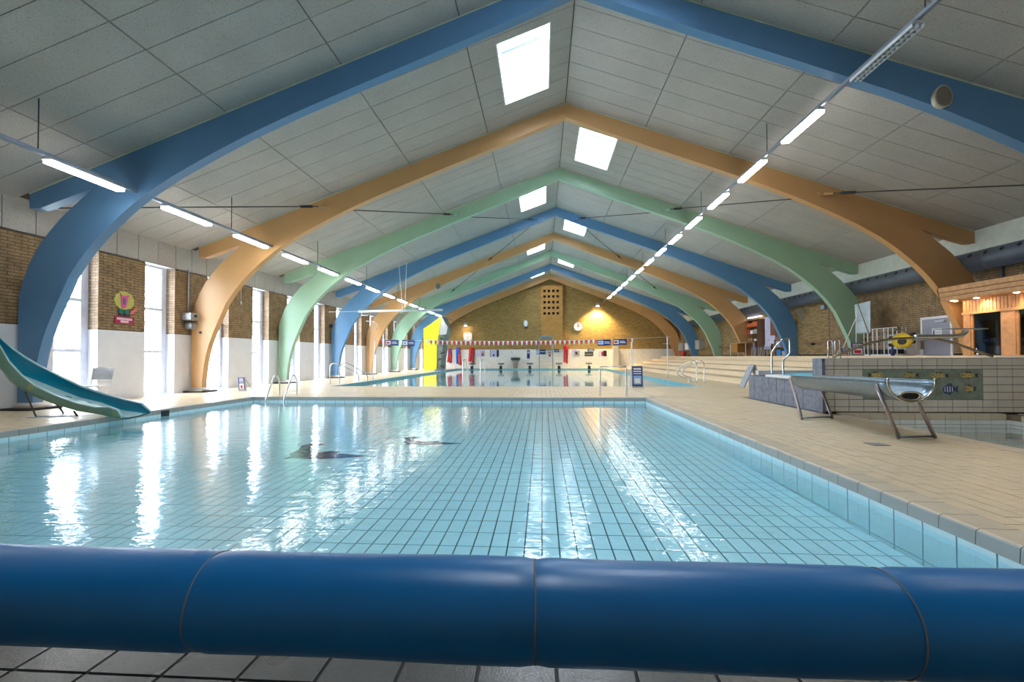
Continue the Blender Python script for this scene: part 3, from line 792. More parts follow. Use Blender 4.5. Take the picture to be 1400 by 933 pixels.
# ------------------------------------------------------------------ water slide at the left
t = thing('water_slide', (-8.4, 7.5, 0), 'faded turquoise fibreglass slide ending over the near pool edge', 'slide')
ST = [((-9.75, 7.4, 1.95), .50, (-10.15, 7.92, 1.95)), ((-9.55, 7.4, 1.58), .46, (-10.13, 7.92, 1.62)), ((-9.38, 7.4, 1.23), .42, (-10.0, 7.9, 1.38)), ((-9.2, 7.4, .95), .37, (-9.75, 7.9, 1.19)), ((-8.97, 7.4, .72), .30, (-9.5, 7.9, 1.03)), ((-8.71, 7.4, .53), .24, (-9.22, 7.9, .88)),
      ((-8.32, 7.4, .36), .20, (-8.80, 7.9, .68)), ((-7.95, 7.4, .24), .17, (-8.40, 7.9, .50)), ((-7.61, 7.4, .17), .14, (-7.95, 7.9, .36)), ((-7.35, 7.4, .17), .19, (-7.55, 7.9, .26)), ((-7.2, 7.4, .12), .16, (-7.22, 7.9, .19)), ((-7.12, 7.4, .0), .05, (-7.05, 7.9, .05))]
m = MB(); ro, ri = [], []
for N_, h, F_ in ST:
    N_, F_ = Vector(N_), Vector(F_); up = Vector((0, 0, 1)); lat = (F_ - N_)
    def P(u, w): return N_ + lat * u + up * w
    o = [P(0, 0), P(.0, -h * .5), P(.05, -h * .86), P(.15, -h), P(.5, -h * 1.02), P(.85, -h), P(.95, -h * .86), P(1, -h * .5), P(1, 0)]
    i = [P(.96, .0), P(.955, -h * .5), P(.90, -h * .82), P(.8, -h + .02), P(.5, -h + .018), P(.2, -h + .02), P(.1, -h * .82), P(.045, -h * .5), P(.04, 0)]
    ro.append(o); ri.append(i)
m.cur = 0; m.loft(ro, False); m.cur = 1; m.loft(ri, False)
m.cur = 2
for a, b in zip(ro, ri): pass
rim1 = [[o[0] + Vector((0, -.012, .008)), o[0] + Vector((0, -.012, -.012)), i[8] + Vector((0, .006, -.012)), i[8] + Vector((0, .006, .008))] for o, i in zip(ro, ri)]
rim2 = [[o[8] + Vector((0, .012, .008)), o[8] + Vector((0, .012, -.012)), i[0] + Vector((0, -.006, -.012)), i[0] + Vector((0, -.006, .008))] for o, i in zip(ro, ri)]
sl = m.build('trough', [m_slide, m_slidein, m_slide], t, True)
m_rim = plain('pale_turquoise_rim', (.35, .58, .62), .35)
m = MB(); m.loft(rim1); m.loft(rim2); part(t, 'rim', m_rim, m)
m = MB(); m.loft([[i[5] + Vector((0, 0, .004)), i[4] + Vector((0, 0, .006)), i[3] + Vector((0, 0, .004)), i[4] + Vector((0, 0, -.004))] for i in ri]); part(t, 'sliding_surface', plain('pale_worn_turquoise', (.38, .62, .66), .25), m)
for P in ([(-8.95, 7.45, .42), (-8.62, 7.35, 0.0)], [(-9.0, 7.85, .55), (-8.62, 7.8, 0)], [(-8.45, 7.5, .24), (-8.75, 7.9, .02)], [(-8.05, 7.45, .10), (-7.98, 7.45, .01)], [(-8.0, 7.85, .2), (-7.95, 7.85, .0)]):
    m = MB(); m.tube(P, .014, 6); part(t, 'leg', m_rod, m)
m = MB(); m.tube([(-8.64, 7.36, .015), (-8.0, 7.46, .015)], .012, 6); part(t, 'floor_rail', m_galv, m)
m = MB(); m.box((-8.72, 7.28, 0), (-8.52, 7.42, .008)); m.box((-8.74, 7.72, 0), (-8.5, 7.88, .008)); part(t, 'foot_plate', m_galv, m)
# platform of the slide, just outside the frame
m = MB(); m.box((-10.3, 6.6, 1.5), (-9.62, 7.36, 1.55)); part(t, 'platform', m_grey, m)
for x, y in ((-10.25, 6.65), (-9.68, 6.65), (-10.25, 7.3), (-9.68, 7.3)): m = MB(); m.tube([(x, y, 0), (x, y, 1.5)], .02, 6); part(t, 'leg', m_galv, m)

# ------------------------------------------------------------------ white folding chair behind the slide
t = thing('folding_chair', (-9.1, 9.1, 0), 'white metal folding chair between the slide and the wall', 'chair')
m = MB(); rg = [];
for u in range(9):
    a = u / 8; x = -9.31 + .42 * a; rg.append([(x, 8.98 + .03 * sin(pi * a), .56), (x, 9.0 + .03 * sin(pi * a), .56), (x, 9.04 + .03 * sin(pi * a), .82 - .03 * (abs(a - .5) * 2) ** 4), (x, 9.02 + .03 * sin(pi * a), .82 - .03 * (abs(a - .5) * 2) ** 4)])
m.loft(rg); part(t, 'backrest', m_white, m, True)
m = MB(); m.cbox((-9.31, 8.62, .43), (-8.89, 9.0, .455), .01); part(t, 'seat', m_white, m)
for x in (-9.33, -8.87):
    m = MB(); m.tube([(x, 9.03, .80), (x, 8.97, .44), (x, 8.66, 0.01)], .012, 6); part(t, 'leg', m_white, m)
    m = MB(); m.tube([(x + .02, 8.64, .43), (x + .02, 9.12, .01)], .012, 6); part(t, 'leg', m_white, m)
m = MB(); m.tube([(-9.33, 8.98, .52), (-8.87, 8.98, .52)], .009, 6); m.tube([(-9.33, 8.75, .12), (-8.87, 8.75, .12)], .009, 6); part(t, 'crossbar', m_white, m)

# ------------------------------------------------------------------ lion picture on the brick pier
xw = WL + .012
t = thing('animal_picture', (xw, 10.77, 1.86), 'painted cut-out animal with yellow mane and pink face on the brick pier', 'picture')
def yz(poly, mat, name, x=xw, th=.02, lb=None): m = MB(); m.prism(poly, 'x', x, x + th); return part(t, name, mat, m, False, lb)
pts = []
for k in range(60):
    a = 2 * pi * k / 60; r = 1 + .07 * abs(sin(a * 5.5)); pts.append((10.77 + .262 * r * cos(a), 2.43 + .215 * r * sin(a)))
yz(pts, plain('mustard_yellow', (.52, .50, .12), .5), 'mane')
yz([(10.66, 2.54), (10.64, 2.60), (10.70, 2.55), (10.80, 2.55), (10.90, 2.58), (10.86, 2.50), (10.83, 2.40), (10.81, 2.28), (10.76, 2.24), (10.71, 2.24), (10.68, 2.30), (10.67, 2.42)], plain('raspberry_pink', (.62, .10, .30), .5), 'face', xw + .02, .012)
yz([(10.75 + .035 * cos(2 * pi * k / 14), 2.41 + .085 * sin(2 * pi * k / 14)) for k in range(14)], plain('dull_violet', (.16, .12, .28), .5), 'mouth', xw + .032, .008)
for y in (10.68, 10.84):
    yz([(y + .065 * cos(2 * pi * k / 12), 2.16 + .065 * sin(2 * pi * k / 12)) for k in range(12)], plain('bottle_green', (.01, .16, .12), .5), 'sleeve')
    yz([(y - .09, 2.04), (y + .07, 2.04), (y + .07, 2.11), (y - .02, 2.10)], plain('dark_brown_paint', (.06, .03, .04), .5), 'shoe')
yz([(10.92, 2.12), (11.02, 2.10), (11.05, 2.16), (11.12, 2.20), (11.14, 2.30), (11.06, 2.28), (11.0, 2.20), (10.96, 2.22)], plain('coral_red', (.60, .18, .14), .5), 'tail')
yz([(10.52, 1.86), (11.04, 1.86), (11.04, 2.03), (10.52, 2.03)], plain('crimson_board', (.42, .01, .09), .5), 'name_board', xw, .016)
yz([(10.57, 1.95), (10.99, 1.945), (10.99, 2.00), (10.57, 2.005)], plain('pink_white_print', (.75, .55, .62), .5), 'lettering', xw + .016, .004)
yz([(10.67, 1.885), (10.89, 1.88), (10.89, 1.935), (10.67, 1.935)], plain('pink_white_print', (.75, .55, .62), .5), 'lettering', xw + .016, .004)

# ------------------------------------------------------------------ small fittings at the left wall
t = thing('wall_dispenser', (-10.2, 12.9, 2.0), 'grey box fitted beside the first orange arch', 'box')
m = MB(); m.cbox((-10.34, 12.62, 2.1), (-10.08, 13.1, 2.31), .02); part(t, 'housing', m_grey, m); m = MB(); m.box((-10.07, 12.74, 2.19), (-10.06, 12.84, 2.25)); part(t, 'display', m_black, m)
m = MB(); m.cbox((-10.32, 12.7, 1.84), (-10.12, 13.02, 2.03), .04); part(t, 'lower_unit', plain('grey_motor', (.28, .29, .31), .4), m)
m = MB(); m.tube([(-10.33, 12.83, 2.31), (-10.33, 12.83, 3.6)], .018, 6); tag(m.build('conduit', m_galv, None, True, True), 'thin grey conduit rising above the grey box at the left wall', 'pipe')
m = MB(); m.tube([(-10.33, 15.2, 3.52), (-10.33, 15.2, 2.9)], .008, 5); m.tube([(-10.33, 15.2, 2.95), (-10.33, 15.2, 2.84)], .025, 8); tag(m.build('pull_cord', m_white, None, True, True), 'white pull cord hanging against the brick pier behind the first orange arch', 'cord')
m = MB(); m.disc((-10.0, ARY[1] - .03, 1.75), .035, 'y', .03, 10); tag(m.build('socket', m_black, None, False, True), 'small black socket on the first orange arch', 'socket')
m = MB(); m.cbox((-10.34, ARY[3] - .1, 2.46), (-10.2, ARY[3] - .02, 2.62), .02); tag(m.build('sensor', m_black, None, False, True), 'small black sensor beside the second blue arch at the window wall', 'sensor')
def aboard(loc, w, h, label, mats, rot=0, lean=.1):
    t = thing('information_board', loc, label, 'sign', 'standing information boards'); x, y, z = loc
    fr = MB(); n = 2
    def pnl(mb, u0, u1, v0, v1, d0, d1):
        pts = [(u, d + lean * v) for u in (0,) for d in (0,) for v in (0,)]
        q = lambda u, v, d: (x + (u) * cos(rot) - (d + lean * v) * sin(rot), y + u * sin(rot) + (d + lean * v) * cos(rot), z + v)
        mb.loft([[q(u0, v0, d0), q(u1, v0, d0), q(u1, v0, d1), q(u0, v0, d1)], [q(u0, v1, d0), q(u1, v1, d0), q(u1, v1, d1), q(u0, v1, d1)]])
    pnl(fr, -w / 2, w / 2, .0, h, 0, .02); part(t, 'frame', m_grey if mats != 'navy' else m_galv, fr)
    b = MB(); pnl(b, -w / 2 + .02, w / 2 - .02, .05, h - .02, -.006, 0); part(t, 'face', m_navy, b)
    for v0, v1, i in ((.82, .90, .06), (.72, .77, .05), (.62, .66, .05)):
        b = MB(); pnl(b, -w / 2 + i, w / 2 - i, h * v0, h * v1, -.010, -.006); part(t, 'lettering', m_signw, b)
    b = MB(); pnl(b, -w / 2 + .05, w / 2 - .05, h * .14, h * .55, -.010, -.006); part(t, 'picture', m_signlb if mats == 'navy' else m_signw, b)
    b = MB(); pnl(b, -w / 2 + .09, w / 2 - .09, h * .2, h * .42, -.014, -.010); part(t, 'print', m_signw if mats == 'navy' else m_red, b)
    l = MB(); l.tube([(x - w / 2 * cos(rot), y + .35, z), (x - w / 2 * cos(rot), y + lean * h, z + h * .9)], .012, 5); part(t, 'rear_leg', m_galv, l)
    l = MB(); l.tube([(x + w / 2 * cos(rot), y + .35, z), (x + w / 2 * cos(rot), y + lean * h, z + h * .9)], .012, 5); part(t, 'rear_leg', m_galv, l)
aboard((3.05, 15.1, 0), .36, .70, 'navy information board standing at the near edge of the far pool', 'navy')
aboard((-9.05, 13.4, 0), .24, .42, 'small navy floor sign leaning by the left wall', 'x', 0, -.12)
aboard((10.35, 15.9, TZ), .40, .44, 'navy sign standing on the terrace by the flip chart', 'x')
aboard((10.6, 16.9, TZ - .02), .32, .30, 'low navy and white sign on the terrace beside the green arch', 'y')

# ------------------------------------------------------------------ pool ladders and rails
def ladder(loc, label, rails, grp='steel pool ladders', rungs=()):
    t = thing('pool_ladder', loc, label, 'ladder', grp)
    for P in rails: m = MB(); m.tube(smooth_path(P), .019, 8); part(t, 'handrail', m_chrome, m, True)
    for a, b in rungs: m = MB(); m.tube([a, b], .016, 6); part(t, 'rung', m_chrome, m, True)
for_l = lambda x: [(x, 11.95, 0), (x, 11.95, .36), (x, 11.88, .49), (x, 11.78, .53), (x, 11.68, .47), (x, 11.42, .08), (x, 11.34, -.1), (x, 11.34, -.36)]
ladder((-6.78, 11.7, 0), 'steel ladder at the far left corner of the near pool', [for_l(-7.03), for_l(-6.55)], 'steel pool ladders', [((-7.03, 11.34, -.2), (-6.55, 11.34, -.2))])
nl = lambda x: [(x, 15.5, 0), (x, 15.5, .80), (x + .02, 15.56, .90), (x + .05, 15.68, .90), (x + .10, 15.85, .5), (x + .14, 16.0, -.05), (x + .14, 16.0, -.5)]
ladder((-2.4, 15.6, 0), 'steel ladder in the middle of the far pool\'s near edge', [nl(-2.68), nl(-2.08)], 'steel pool ladders', [((-2.54, 16.0, -.2), (-1.94, 16.0, -.2))])
lr = lambda d: [(5.72 + d, 17.6, 0), (5.72 + d, 17.6, .66), (5.66 + d, 17.6, .80), (5.50 + d, 17.6, .82), (5.12 + d, 17.7, .55), (5.03 + d, 17.7, .42), (5.08 + d, 17.7, .31), (5.25 + d, 17.7, .22), (5.42 + d, 17.7, .19), (5.45 + d, 17.7, .0)]
ladder((5.6, 17.6, 0), 'looped steel ladder rails at the right edge of the far pool', [lr(0), [(5.97, 17.55, 0), (5.97, 17.55, .68), (5.9, 17.57, .80), (5.78, 17.6, .83), (5.35, 17.9, .52), (5.27, 17.9, .40), (5.35, 17.9, .28), (5.6, 17.9, .20), (5.72, 17.8, .0)]])
ladder((-7.6, 16.9, 0), 'looped steel ladder rails at the left corner of the far pool', [[(-7.97, 16.9, 0), (-7.97, 16.9, .62), (-7.90, 16.9, .75), (-7.72, 16.9, .78), (-7.4, 17, .62), (-7.0, 17.1, .38), (-6.95, 17.1, .1)], [(-7.6, 16.9, 0), (-7.6, 16.9, .62), (-7.5, 16.95, .76), (-7.36, 17, .78), (-7.0, 17.2, .55), (-6.72, 17.3, .32), (-6.7, 17.3, .05)]])
ladder((1.78, 11.8, 0), 'low white rail on two posts at the near pool\'s far edge', [[(1.45, 11.8, 0), (1.45, 11.8, .76)], [(2.11, 11.8, 0), (2.11, 11.8, .77)]], 'poolside rails', [((1.45, 11.8, .74), (2.11, 11.8, .75))])

# ------------------------------------------------------------------ backstroke flags across the far pool
t = thing('flag_line', (-1, 20.9, 0), 'line of red and white pennants with navy banners across the far pool', 'flags')
def sag(x): u = (x + 7.65) / (5.7 + 7.65); return 1.84 + .03 * u - .26 * 4 * u * (1 - u) * .55 
m = MB(); m.tube([(x_, 20.9, sag(x_)) for x_ in [-7.65 + 13.35 * k / 40 for k in range(41)]], .006, 4); part(t, 'rope', m_signw, m)
x = -7.5; k = 0
ban = [(-7.23, -6.61), (-6.44, -5.86), (2.47, 3.05), (3.15, 3.76)]
while x < 4.02:
    if not any(a - .06 < x < b + .0 for a, b in ban) and not (-5.8 < x < -5.3):
        z = sag(x + .05); dz = random.uniform(-.01, .01); fx = random.uniform(-.02, .02)
        m = MB(); m.loft([[(x, 20.895, z), (x + .105, 20.895, z), (x + .105, 20.902, z), (x, 20.902, z)], [(x + .044, 20.89 + fx, z - .19 + dz), (x + .061, 20.89 + fx, z - .19 + dz), (x + .061, 20.897 + fx, z - .19 + dz), (x + .044, 20.897 + fx, z - .19 + dz)]])
        part(t, 'pennant', m_red if k % 2 == 0 else m_signw, m)
    x += .107; k += 1
for a, b in ban:
    za, zb = sag(a), sag(b); h = .27
    m = MB(); m.loft([[(a, 20.88, za - h), (a, 20.89, za - h), (a, 20.89, za), (a, 20.88, za)], [(b, 20.88, zb - h), (b, 20.89, zb - h), (b, 20.89, zb), (b, 20.88, zb)]]); bn = part(t, 'banner', m_navy, m)
    mid = a + .22
    for (u0, u1, v0, v1, mt, nm) in ((.03, .25, .05, .22, m_signw, 'logo_field'), (.06, .2, .09, .17, m_red if b in (3.76, -6.61) else m_signlb, 'logo_mark'), (.30, .56, .09, .12, m_signw, 'lettering'), (.30, .52, .15, .18, m_signw, 'lettering')):
        zz = (za + zb) / 2 - h; m = MB(); d = .876 if nm != 'logo_mark' else .872; m.box((a + u0, 20 + d, zz + v0), (a + u1, 20 + d + .006, zz + v1)); m.build(nm, mt, bn)
for X_, lb, w in ((-7.72, 'leaning white post at the left end of the flag line', -.12), (5.72, 'white post at the right end of the flag line', .0)):
    t = thing('flag_post', (X_, 21.0, 0), lb, 'post', 'flag line posts')
    m = MB(); m.tube([(X_ + w, 20.9 + (.7 if w == 0 else 0), 0), (X_, 20.9 + (.7 if w == 0 else 0), 1.88)], .022, 8); part(t, 'pole', m_white, m, True)
    m = MB(); m.disc((X_ + w, 20.9 + (.7 if w == 0 else 0), 0), .08, 'z', .02, 12); part(t, 'base', m_galv, m)
    if w == 0: m = MB(); m.tube([(X_ - .22, 21.6, 1.58), (X_ + .12, 21.6, 1.58)], .018, 6); part(t, 'crossbar', m_galv, m)
t = thing('flag_post', (3.95, 20.95, 0), 'pale post behind the navy information board', 'post', 'flag line posts')
m = MB(); m.tube([(4.0, 20.95, -.2), (3.98, 20.95, 1.66)], .03, 8); part(t, 'pole', m_white, m, True); m = MB(); m.tube([(3.75, 20.95, -.2), (3.9, 20.95, 1.2)], .008, 5); part(t, 'stay', m_galv, m)

# ------------------------------------------------------------------ suspended white beam
t = thing('lifting_beam', (-7.4, 21.4, 3.2), 'white tubular beam hung from the roof over the far pool\'s left edge', 'beam', None, None); t['kind'] = 'thing'
m = MB(); m.tube([(-8.76, 21.5, 3.2), (-4.69, 21.5, 3.23)], .055, 10); part(t, 'tube', m_white, m, True)
m = MB(); m.tube([(-10.2, 21.5, 3.19), (-8.76, 21.5, 3.2)], .01, 5); part(t, 'cable', m_white, m)
for a, b in (((-6.6, 21.5, 3.2), (-6.8, 21.5, 5.42)), ((-6.5, 21.5, 3.2), (-6.42, 21.5, 5.55))): m = MB(); m.tube([a, b], .018, 6); part(t, 'hanger', m_white, m, True)
m = MB(); m.tube([(-8.6, 21.5, 3.2), (-8.6, 21.5, 3.02), (-8.3, 21.5, 3.0)], .03, 6); m.tube([(-8.3, 21.3, 2.72), (-8.0, 21.4, 2.70), (-7.85, 21.5, 2.6), (-7.85, 21.5, 2.3)], .02, 6); part(t, 'outlet', m_white, m, True)

# ------------------------------------------------------------------ far end: blocks, clocks, posters ...
for k, X_ in enumerate((-6.03, -3.55, -1.07, 1.4, 3.93)):
    t = thing('starting_block', (X_, 39.5, 0), 'starting block on the end wall side, %s from the left' % ('first', 'second', 'third', 'fourth', 'fifth')[k], 'block', 'starting blocks at the far end')
    m = MB(); m.prism([(-.0 + 39.35, .36), (39.8, .44), (39.8, .48), (39.35, .40)], 'x', X_ - .27, X_ + .27); part(t, 'platform', plain('dark_teal_top', (.05, .12, .13), .6), m)
    m = MB(); m.prism([(39.5, 0), (39.7, 0), (39.66, .42), (39.5, .39)], 'x', X_ - .07, X_ + .07); part(t, 'pedestal', m_grey, m)
    m = MB(); m.cbox((X_ - .12, 39.27, -.07), (X_ + .12, 39.34, .22), .02); part(t, 'number_plate', m_black, m)
    m = MB(); m.tube([(X_ - .2, 39.36, .36), (X_ - .2, 39.30, .28), (X_ + .2, 39.30, .28), (X_ + .2, 39.36, .36)], .012, 5); part(t, 'grip', m_chrome, m)
t = thing('square_wall_clock', (-6.57, YE - .08, 2.8), 'white square pace clock with dark corners lit on the end wall', 'clock')
m = MB(); m.cbox((-6.94, YE - .14, 2.43), (-6.2, YE, 3.15), .03); part(t, 'case', m_white, m)
for sx in (-1, 1):
    for sz in (-1, 1): m = MB(); cx, cz = -6.57 + sx * .36, 2.79 + sz * .35; m.prism([(cx, cz), (cx - sx * .16, cz), (cx, cz - sz * .16)], 'y', YE - .15, YE - .13); part(t, 'corner', m_grey, m)
m = MB(); m.box((-6.58, YE - .16, 2.55), (-6.56, YE - .14, 3.05)); m.box((-6.8, YE - .16, 2.78), (-6.35, YE - .14, 2.80)); part(t, 'hand', plain('tan_hand', (.55, .42, .30), .5), m)
t = thing('oval_wall_clock', (-1.45, YE - .1, 3.9), 'pale oval clock on the end wall left of the brick shaft', 'clock')
m = MB(); m.disc((-1.45, YE - .12, 3.93), .20, 'y', .12, 20, 1.55); part(t, 'case', m_grey, m); m = MB(); m.disc((-1.45, YE - .14, 3.93), .17, 'y', .02, 20, 1.6); part(t, 'dial', m_signw, m)
m = MB(); m.disc((-1.4, YE - .15, 3.55), .16, 'y', .1, 14, .35); part(t, 'bracket', plain('maroon', (.10, .03, .04), .6), m)
t = thing('round_wall_clock', (3.1, YE - .1, 3.6), 'round white clock with red hand on the end wall right of the brick shaft', 'clock')
m = MB(); m.disc((3.1, YE - .1, 3.61), .42, 'y', .1, 28); part(t, 'case', plain('clock_rim_grey', (.18, .17, .16), .4), m); m = MB(); m.disc((3.1, YE - .115, 3.61), .36, 'y', .02, 28); part(t, 'dial', m_signw, m)
m = MB(); m.box((3.06, YE - .13, 3.61), (3.14, YE - .117, 3.92)); part(t, 'hand', m_red, m)
m = MB(); m.box((3.08, YE - .14, 3.60), (3.36, YE - .13, 3.64)); m.disc((3.1, YE - .15, 3.61), .05, 'y', .03, 10); part(t, 'hand', m_black, m)
for k in range(12): a = R(30 * k); m = MB(); m.box((3.1 + .31 * sin(a) - .015, YE - .125, 3.61 + .31 * cos(a) - .015), (3.1 + .31 * sin(a) + .015, YE - .116, 3.61 + .31 * cos(a) + .015)); part(t, 'hour_mark', m_black, m)
# high chair in front of the shaft
t = thing('lifeguard_chair', (.3, 39.7, 0), 'tall steel lifeguard chair with blue arched top in front of the brick shaft', 'chair')
for x in (-.27, .88): m = MB(); m.tube([(x, 39.75, 0), (x, 39.75, 2.45), (x + (.12 if x < 0 else -.12), 39.75, 2.72), (.305, 39.75, 2.80)], .035, 8); part(t, 'post', plain('blue_grey_tube', (.22, .38, .46), .4), m, True)
m = MB(); m.cbox((-.22, 39.6, 2.56), (.83, 39.9, 2.72), .03); part(t, 'hood', plain('dull_teal', (.12, .25, .28), .5), m)
m = MB(); m.box((-.2, 39.6, 1.4), (.8, 40.0, 1.45)); part(t, 'seat', m_grey, m)
for z in (.3, .6, .9, 1.2): m = MB(); m.tube([(-.27, 39.75, z), (.88, 39.75, z)], .012, 5); part(t, 'rung', m_galv, m)
m = MB(); m.tube([(1.05, 39.9, .05), (.85, 39.9, 1.3), (.8, 39.9, 2.3)], .03, 6); part(t, 'rear_post', m_galv, m, True)
t = thing('planter', (-2.32, 39.9, 0), 'tapered grey planter with dark top on the far poolside', 'planter')
m = MB(); rs = [(.16, .0), (.2, .1), (.25, .55), (.33, .62), (.36, .66), (.34, .7)]; m.loft([[(-2.32 + r * cos(2 * pi * k / 14), 39.9 + r * sin(2 * pi * k / 14), z) for k in range(14)] for r, z in rs]); part(t, 'pot', plain('brown_grey_pot', (.32, .28, .25), .6), m, True)
m = MB(); m.loft([[(-2.32 + r * cos(2 * pi * k / 14), 39.9 + r * sin(2 * pi * k / 14), z) for k in range(14)] for r, z in ((.34, .70), (.42, .80), (.40, .92), (.2, .95))]); part(t, 'soil', plain('dark_green_top', (.02, .05, .05), .7), m)
# garments
def garment(name, x0, x1, z0, z1, mats, label, grp='garments hanging on the end wall'):
    t = thing(name, ((x0 + x1) / 2, YE - .12, z0), label, 'garment', grp); w = x1 - x0; h = z1 - z0; r = random.Random(int(x0 * 100))
    def blob(a, b, zt, zb, mt, nm, dy=0):
        m = MB(); rg = []
        for k in range(7):
            u = k / 6; z = zt + (zb - zt) * u; wd = (b - a) * (.8 + .2 * sin(u * 3 + a * 7)); c = (a + b) / 2 + .02 * sin(u * 5 + a * 3)
            rg.append([(c + wd / 2 * cos(2 * pi * j / 10), YE - .14 - dy + .06 * sin(2 * pi * j / 10) * (1 + .3 * sin(j * 2 + k)), z) for j in range(10)])
        m.loft(rg); part(t, nm, mt, m, True)
    blob(x0, x0 + w * .5, z1, z0 + h * .06, mats[0], 'left_half'); blob(x0 + w * .5, x1, z1, z0, mats[1], 'right_half'); blob(x0 + w * .3, x0 + w * .7, z1 + .02, z1 - h * .35, mats[2], 'collar', .03)
m_dred = plain('dark_red_fabric', (.38, .02, .03), .6)
garment('life_vest', -8.40, -7.98, .5, 1.72, (m_red, m_dred, m_bluef), 'red life vest with dark blue collar beside the climbing wall')
garment('swim_suit', -7.66, -7.14, .30, 1.86, (m_bluef, m_red, m_bluef), 'long blue and red suit hanging left of the red vests')
garment('rescue_suit', -6.52, -5.96, .5, 1.80, (m_red, m_dred, m_red), 'red rescue suit hanging under the square clock')
garment('overalls', 1.82, 2.25, .40, 2.0, (m_red, m_dred, m_red), 'long red overalls hanging right of the lifeguard chair')
def poster(x0, x1, z0, z1, base, bits, label, grp='pictures on the white dado', nm='poster'):
    t = thing(nm, ((x0 + x1) / 2, YE - .07, z0), label, 'poster', grp); m = MB(); m.box((x0, YE - .075, z0), (x1, YE - .061, z1)); part(t, 'sheet', base, m)
    for (u0, u1, v0, v1, mt) in bits: m = MB(); m.box((x0 + u0 * (x1 - x0), YE - .08, z0 + v0 * (z1 - z0)), (x0 + u1 * (x1 - x0), YE - .075, z0 + v1 * (z1 - z0))); part(t, 'print', mt, m)
m_pl = plain('pale_lilac_print', (.55, .52, .75), .5); m_sk = plain('skin_tone_print', (.50, .32, .26), .5)
poster(-5.74, -5.05, 1.0, 1.62, m_pl, ((.5, .95, .1, .8, m_sk), (.6, .8, .2, .5, m_black)), 'pale lilac photo poster right of the red rescue suit')
poster(-4.58, -3.82, 1.0, 1.62, m_pl, ((.75, 1, 0, 1, m_black), (0, .06, 0, 1, m_black), (.3, .5, .1, .4, m_navy)), 'lilac photo poster with black right side')
poster(-1.35, -1.1, .85, 1.58, m_navy, ((.2, .8, .6, .85, m_pl),), 'narrow navy poster left of the lifeguard chair')
poster(-.55, .28, 1.22, 1.62, m_navy, ((.0, .28, .1, .9, m_pl), (.4, .9, .5, .65, m_signw)), 'navy sign hung between the lifeguard chair posts')
poster(1.02, 1.45, 1.40, 1.66, m_navy, ((.2, .8, .4, .6, m_signw),), 'small navy sign right of the lifeguard chair')
poster(2.55, 3.25, 1.04, 1.62, m_pl, ((.3, .95, .05, .8, plain('mauve_print', (.40, .34, .36), .5)), (.45, .7, .3, .6, m_black)), 'mauve photo poster right of the red overalls')
poster(3.66, 4.4, 1.04, 1.42, plain('dark_olive_print', (.06, .06, .045), .5), ((.1, .9, .35, .5, m_grey),), 'dark landscape photo under the navy sign')
poster(3.92, 4.5, 1.48, 1.66, m_navy, ((.15, .85, .3, .6, m_signw),), 'small navy sign above the dark landscape photo')
poster(4.85, 5.55, 1.02, 1.52, m_pl, ((.35, .65, .1, .8, m_dred), (.6, 1, 0, 1, m_black)), 'photo poster with dark figure farthest right on the dado')
poster(0.55, .72, 1.02, 1.4, m_dred, ((.2, .8, .5, .8, m_signw),), 'small red notice between the lifeguard chair posts')
# warm spot lamps on the end wall
for X_, Z_, e, lb in ((4.75, 5.45, 480, 'grey spot lamp throwing warm light on the end wall under the right light row'), (-6.7, 3.85, 10, 'grey spot lamp above the square clock on the end wall')):
    t = thing('spot_lamp', (X_, YE - .4, Z_), lb, 'lamp', 'spot lamps of the end wall')
    m = MB(); m.cbox((X_ - .14, YE - .62, Z_ - .1), (X_ + .14, YE - .32, Z_ + .14), .02); part(t, 'housing', m_grey, m); m = MB(); m.tube([(X_, YE - .35, Z_), (X_, YE, Z_)], .02, 6); part(t, 'arm', m_grey, m)
    m = MB(); m.box((X_ - .10, YE - .55, Z_ - .115), (X_ + .10, YE - .38, Z_ - .10)); part(t, 'lens', m_warmspot, m)
    ld = bpy.data.lights.new('spot', 'SPOT'); ld.energy = e; ld.color = (1, .74, .34); ld.spot_size = R(118); ld.spot_blend = .7; ld.shadow_soft_size = .08
    lo = bpy.data.objects.new('spot', ld); COL.objects.link(lo); lo.location = (X_, YE - .75, Z_ - .15); lo.rotation_euler = (R(14), 0, 0)
# climbing wall
t = thing('climbing_wall', (-8.4, 36, 0), 'bright yellow climbing wall with grey rock side at the far left corner', 'climbing wall')
prof = [(-9.13, 0), (-8.12, 0), (-8.08, 1.9), (-7.68, 4.15), (-9.13, 3.2)]
m = MB(); m.prism(prof, 'y', 35.0, 35.12); part(t, 'front_board', m_yellow, m)
m_rock = piece_mat('grey_rock_panel', (.27, .33, .32), .8, .3, 2, (.07, .09, .09), .6)
m = MB(); pr = [(-8.12, 0), (-8.08, 1.9), (-7.68, 4.15), (-7.35, 3.3), (-7.5, 2.6), (-7.68, 1.6), (-7.8, .8), (-7.82, 0)]
rg = lambda y, g_: [(x + g_, y, z) for x, z in pr]
m.loft([rg(35.12, 0), rg(35.8, .06), rg(36.3, -.04), rg(37.0, 0)]); part(t, 'rock_face', m_rock, m)
m = MB(); m.prism([(-7.74, 4.12), (-7.25, 3.32), (-7.36, 2.75), (-7.95, 2.7)], 'y', 35.0, 35.13); part(t, 'pale_headboard', plain('pale_grey_board', (.55, .58, .60), .5), m)
for k in range(26):
    z = .2 + 3.0 * random.random(); x = -7.98 + .42 * random.random() + max(0, (z - 1.9) * .15); m = MB(); a = .05 + .04 * random.random()
    m.loft([[(x + a * r * cos(j * pi / 3), 35.12 - d, z + a * .7 * r * sin(j * pi / 3)) for j in range(6)] for r, d in ((1, 0), (.8, .05), (.3, .08))]); part(t, 'hold', m_black if k % 3 else m_dred, m)
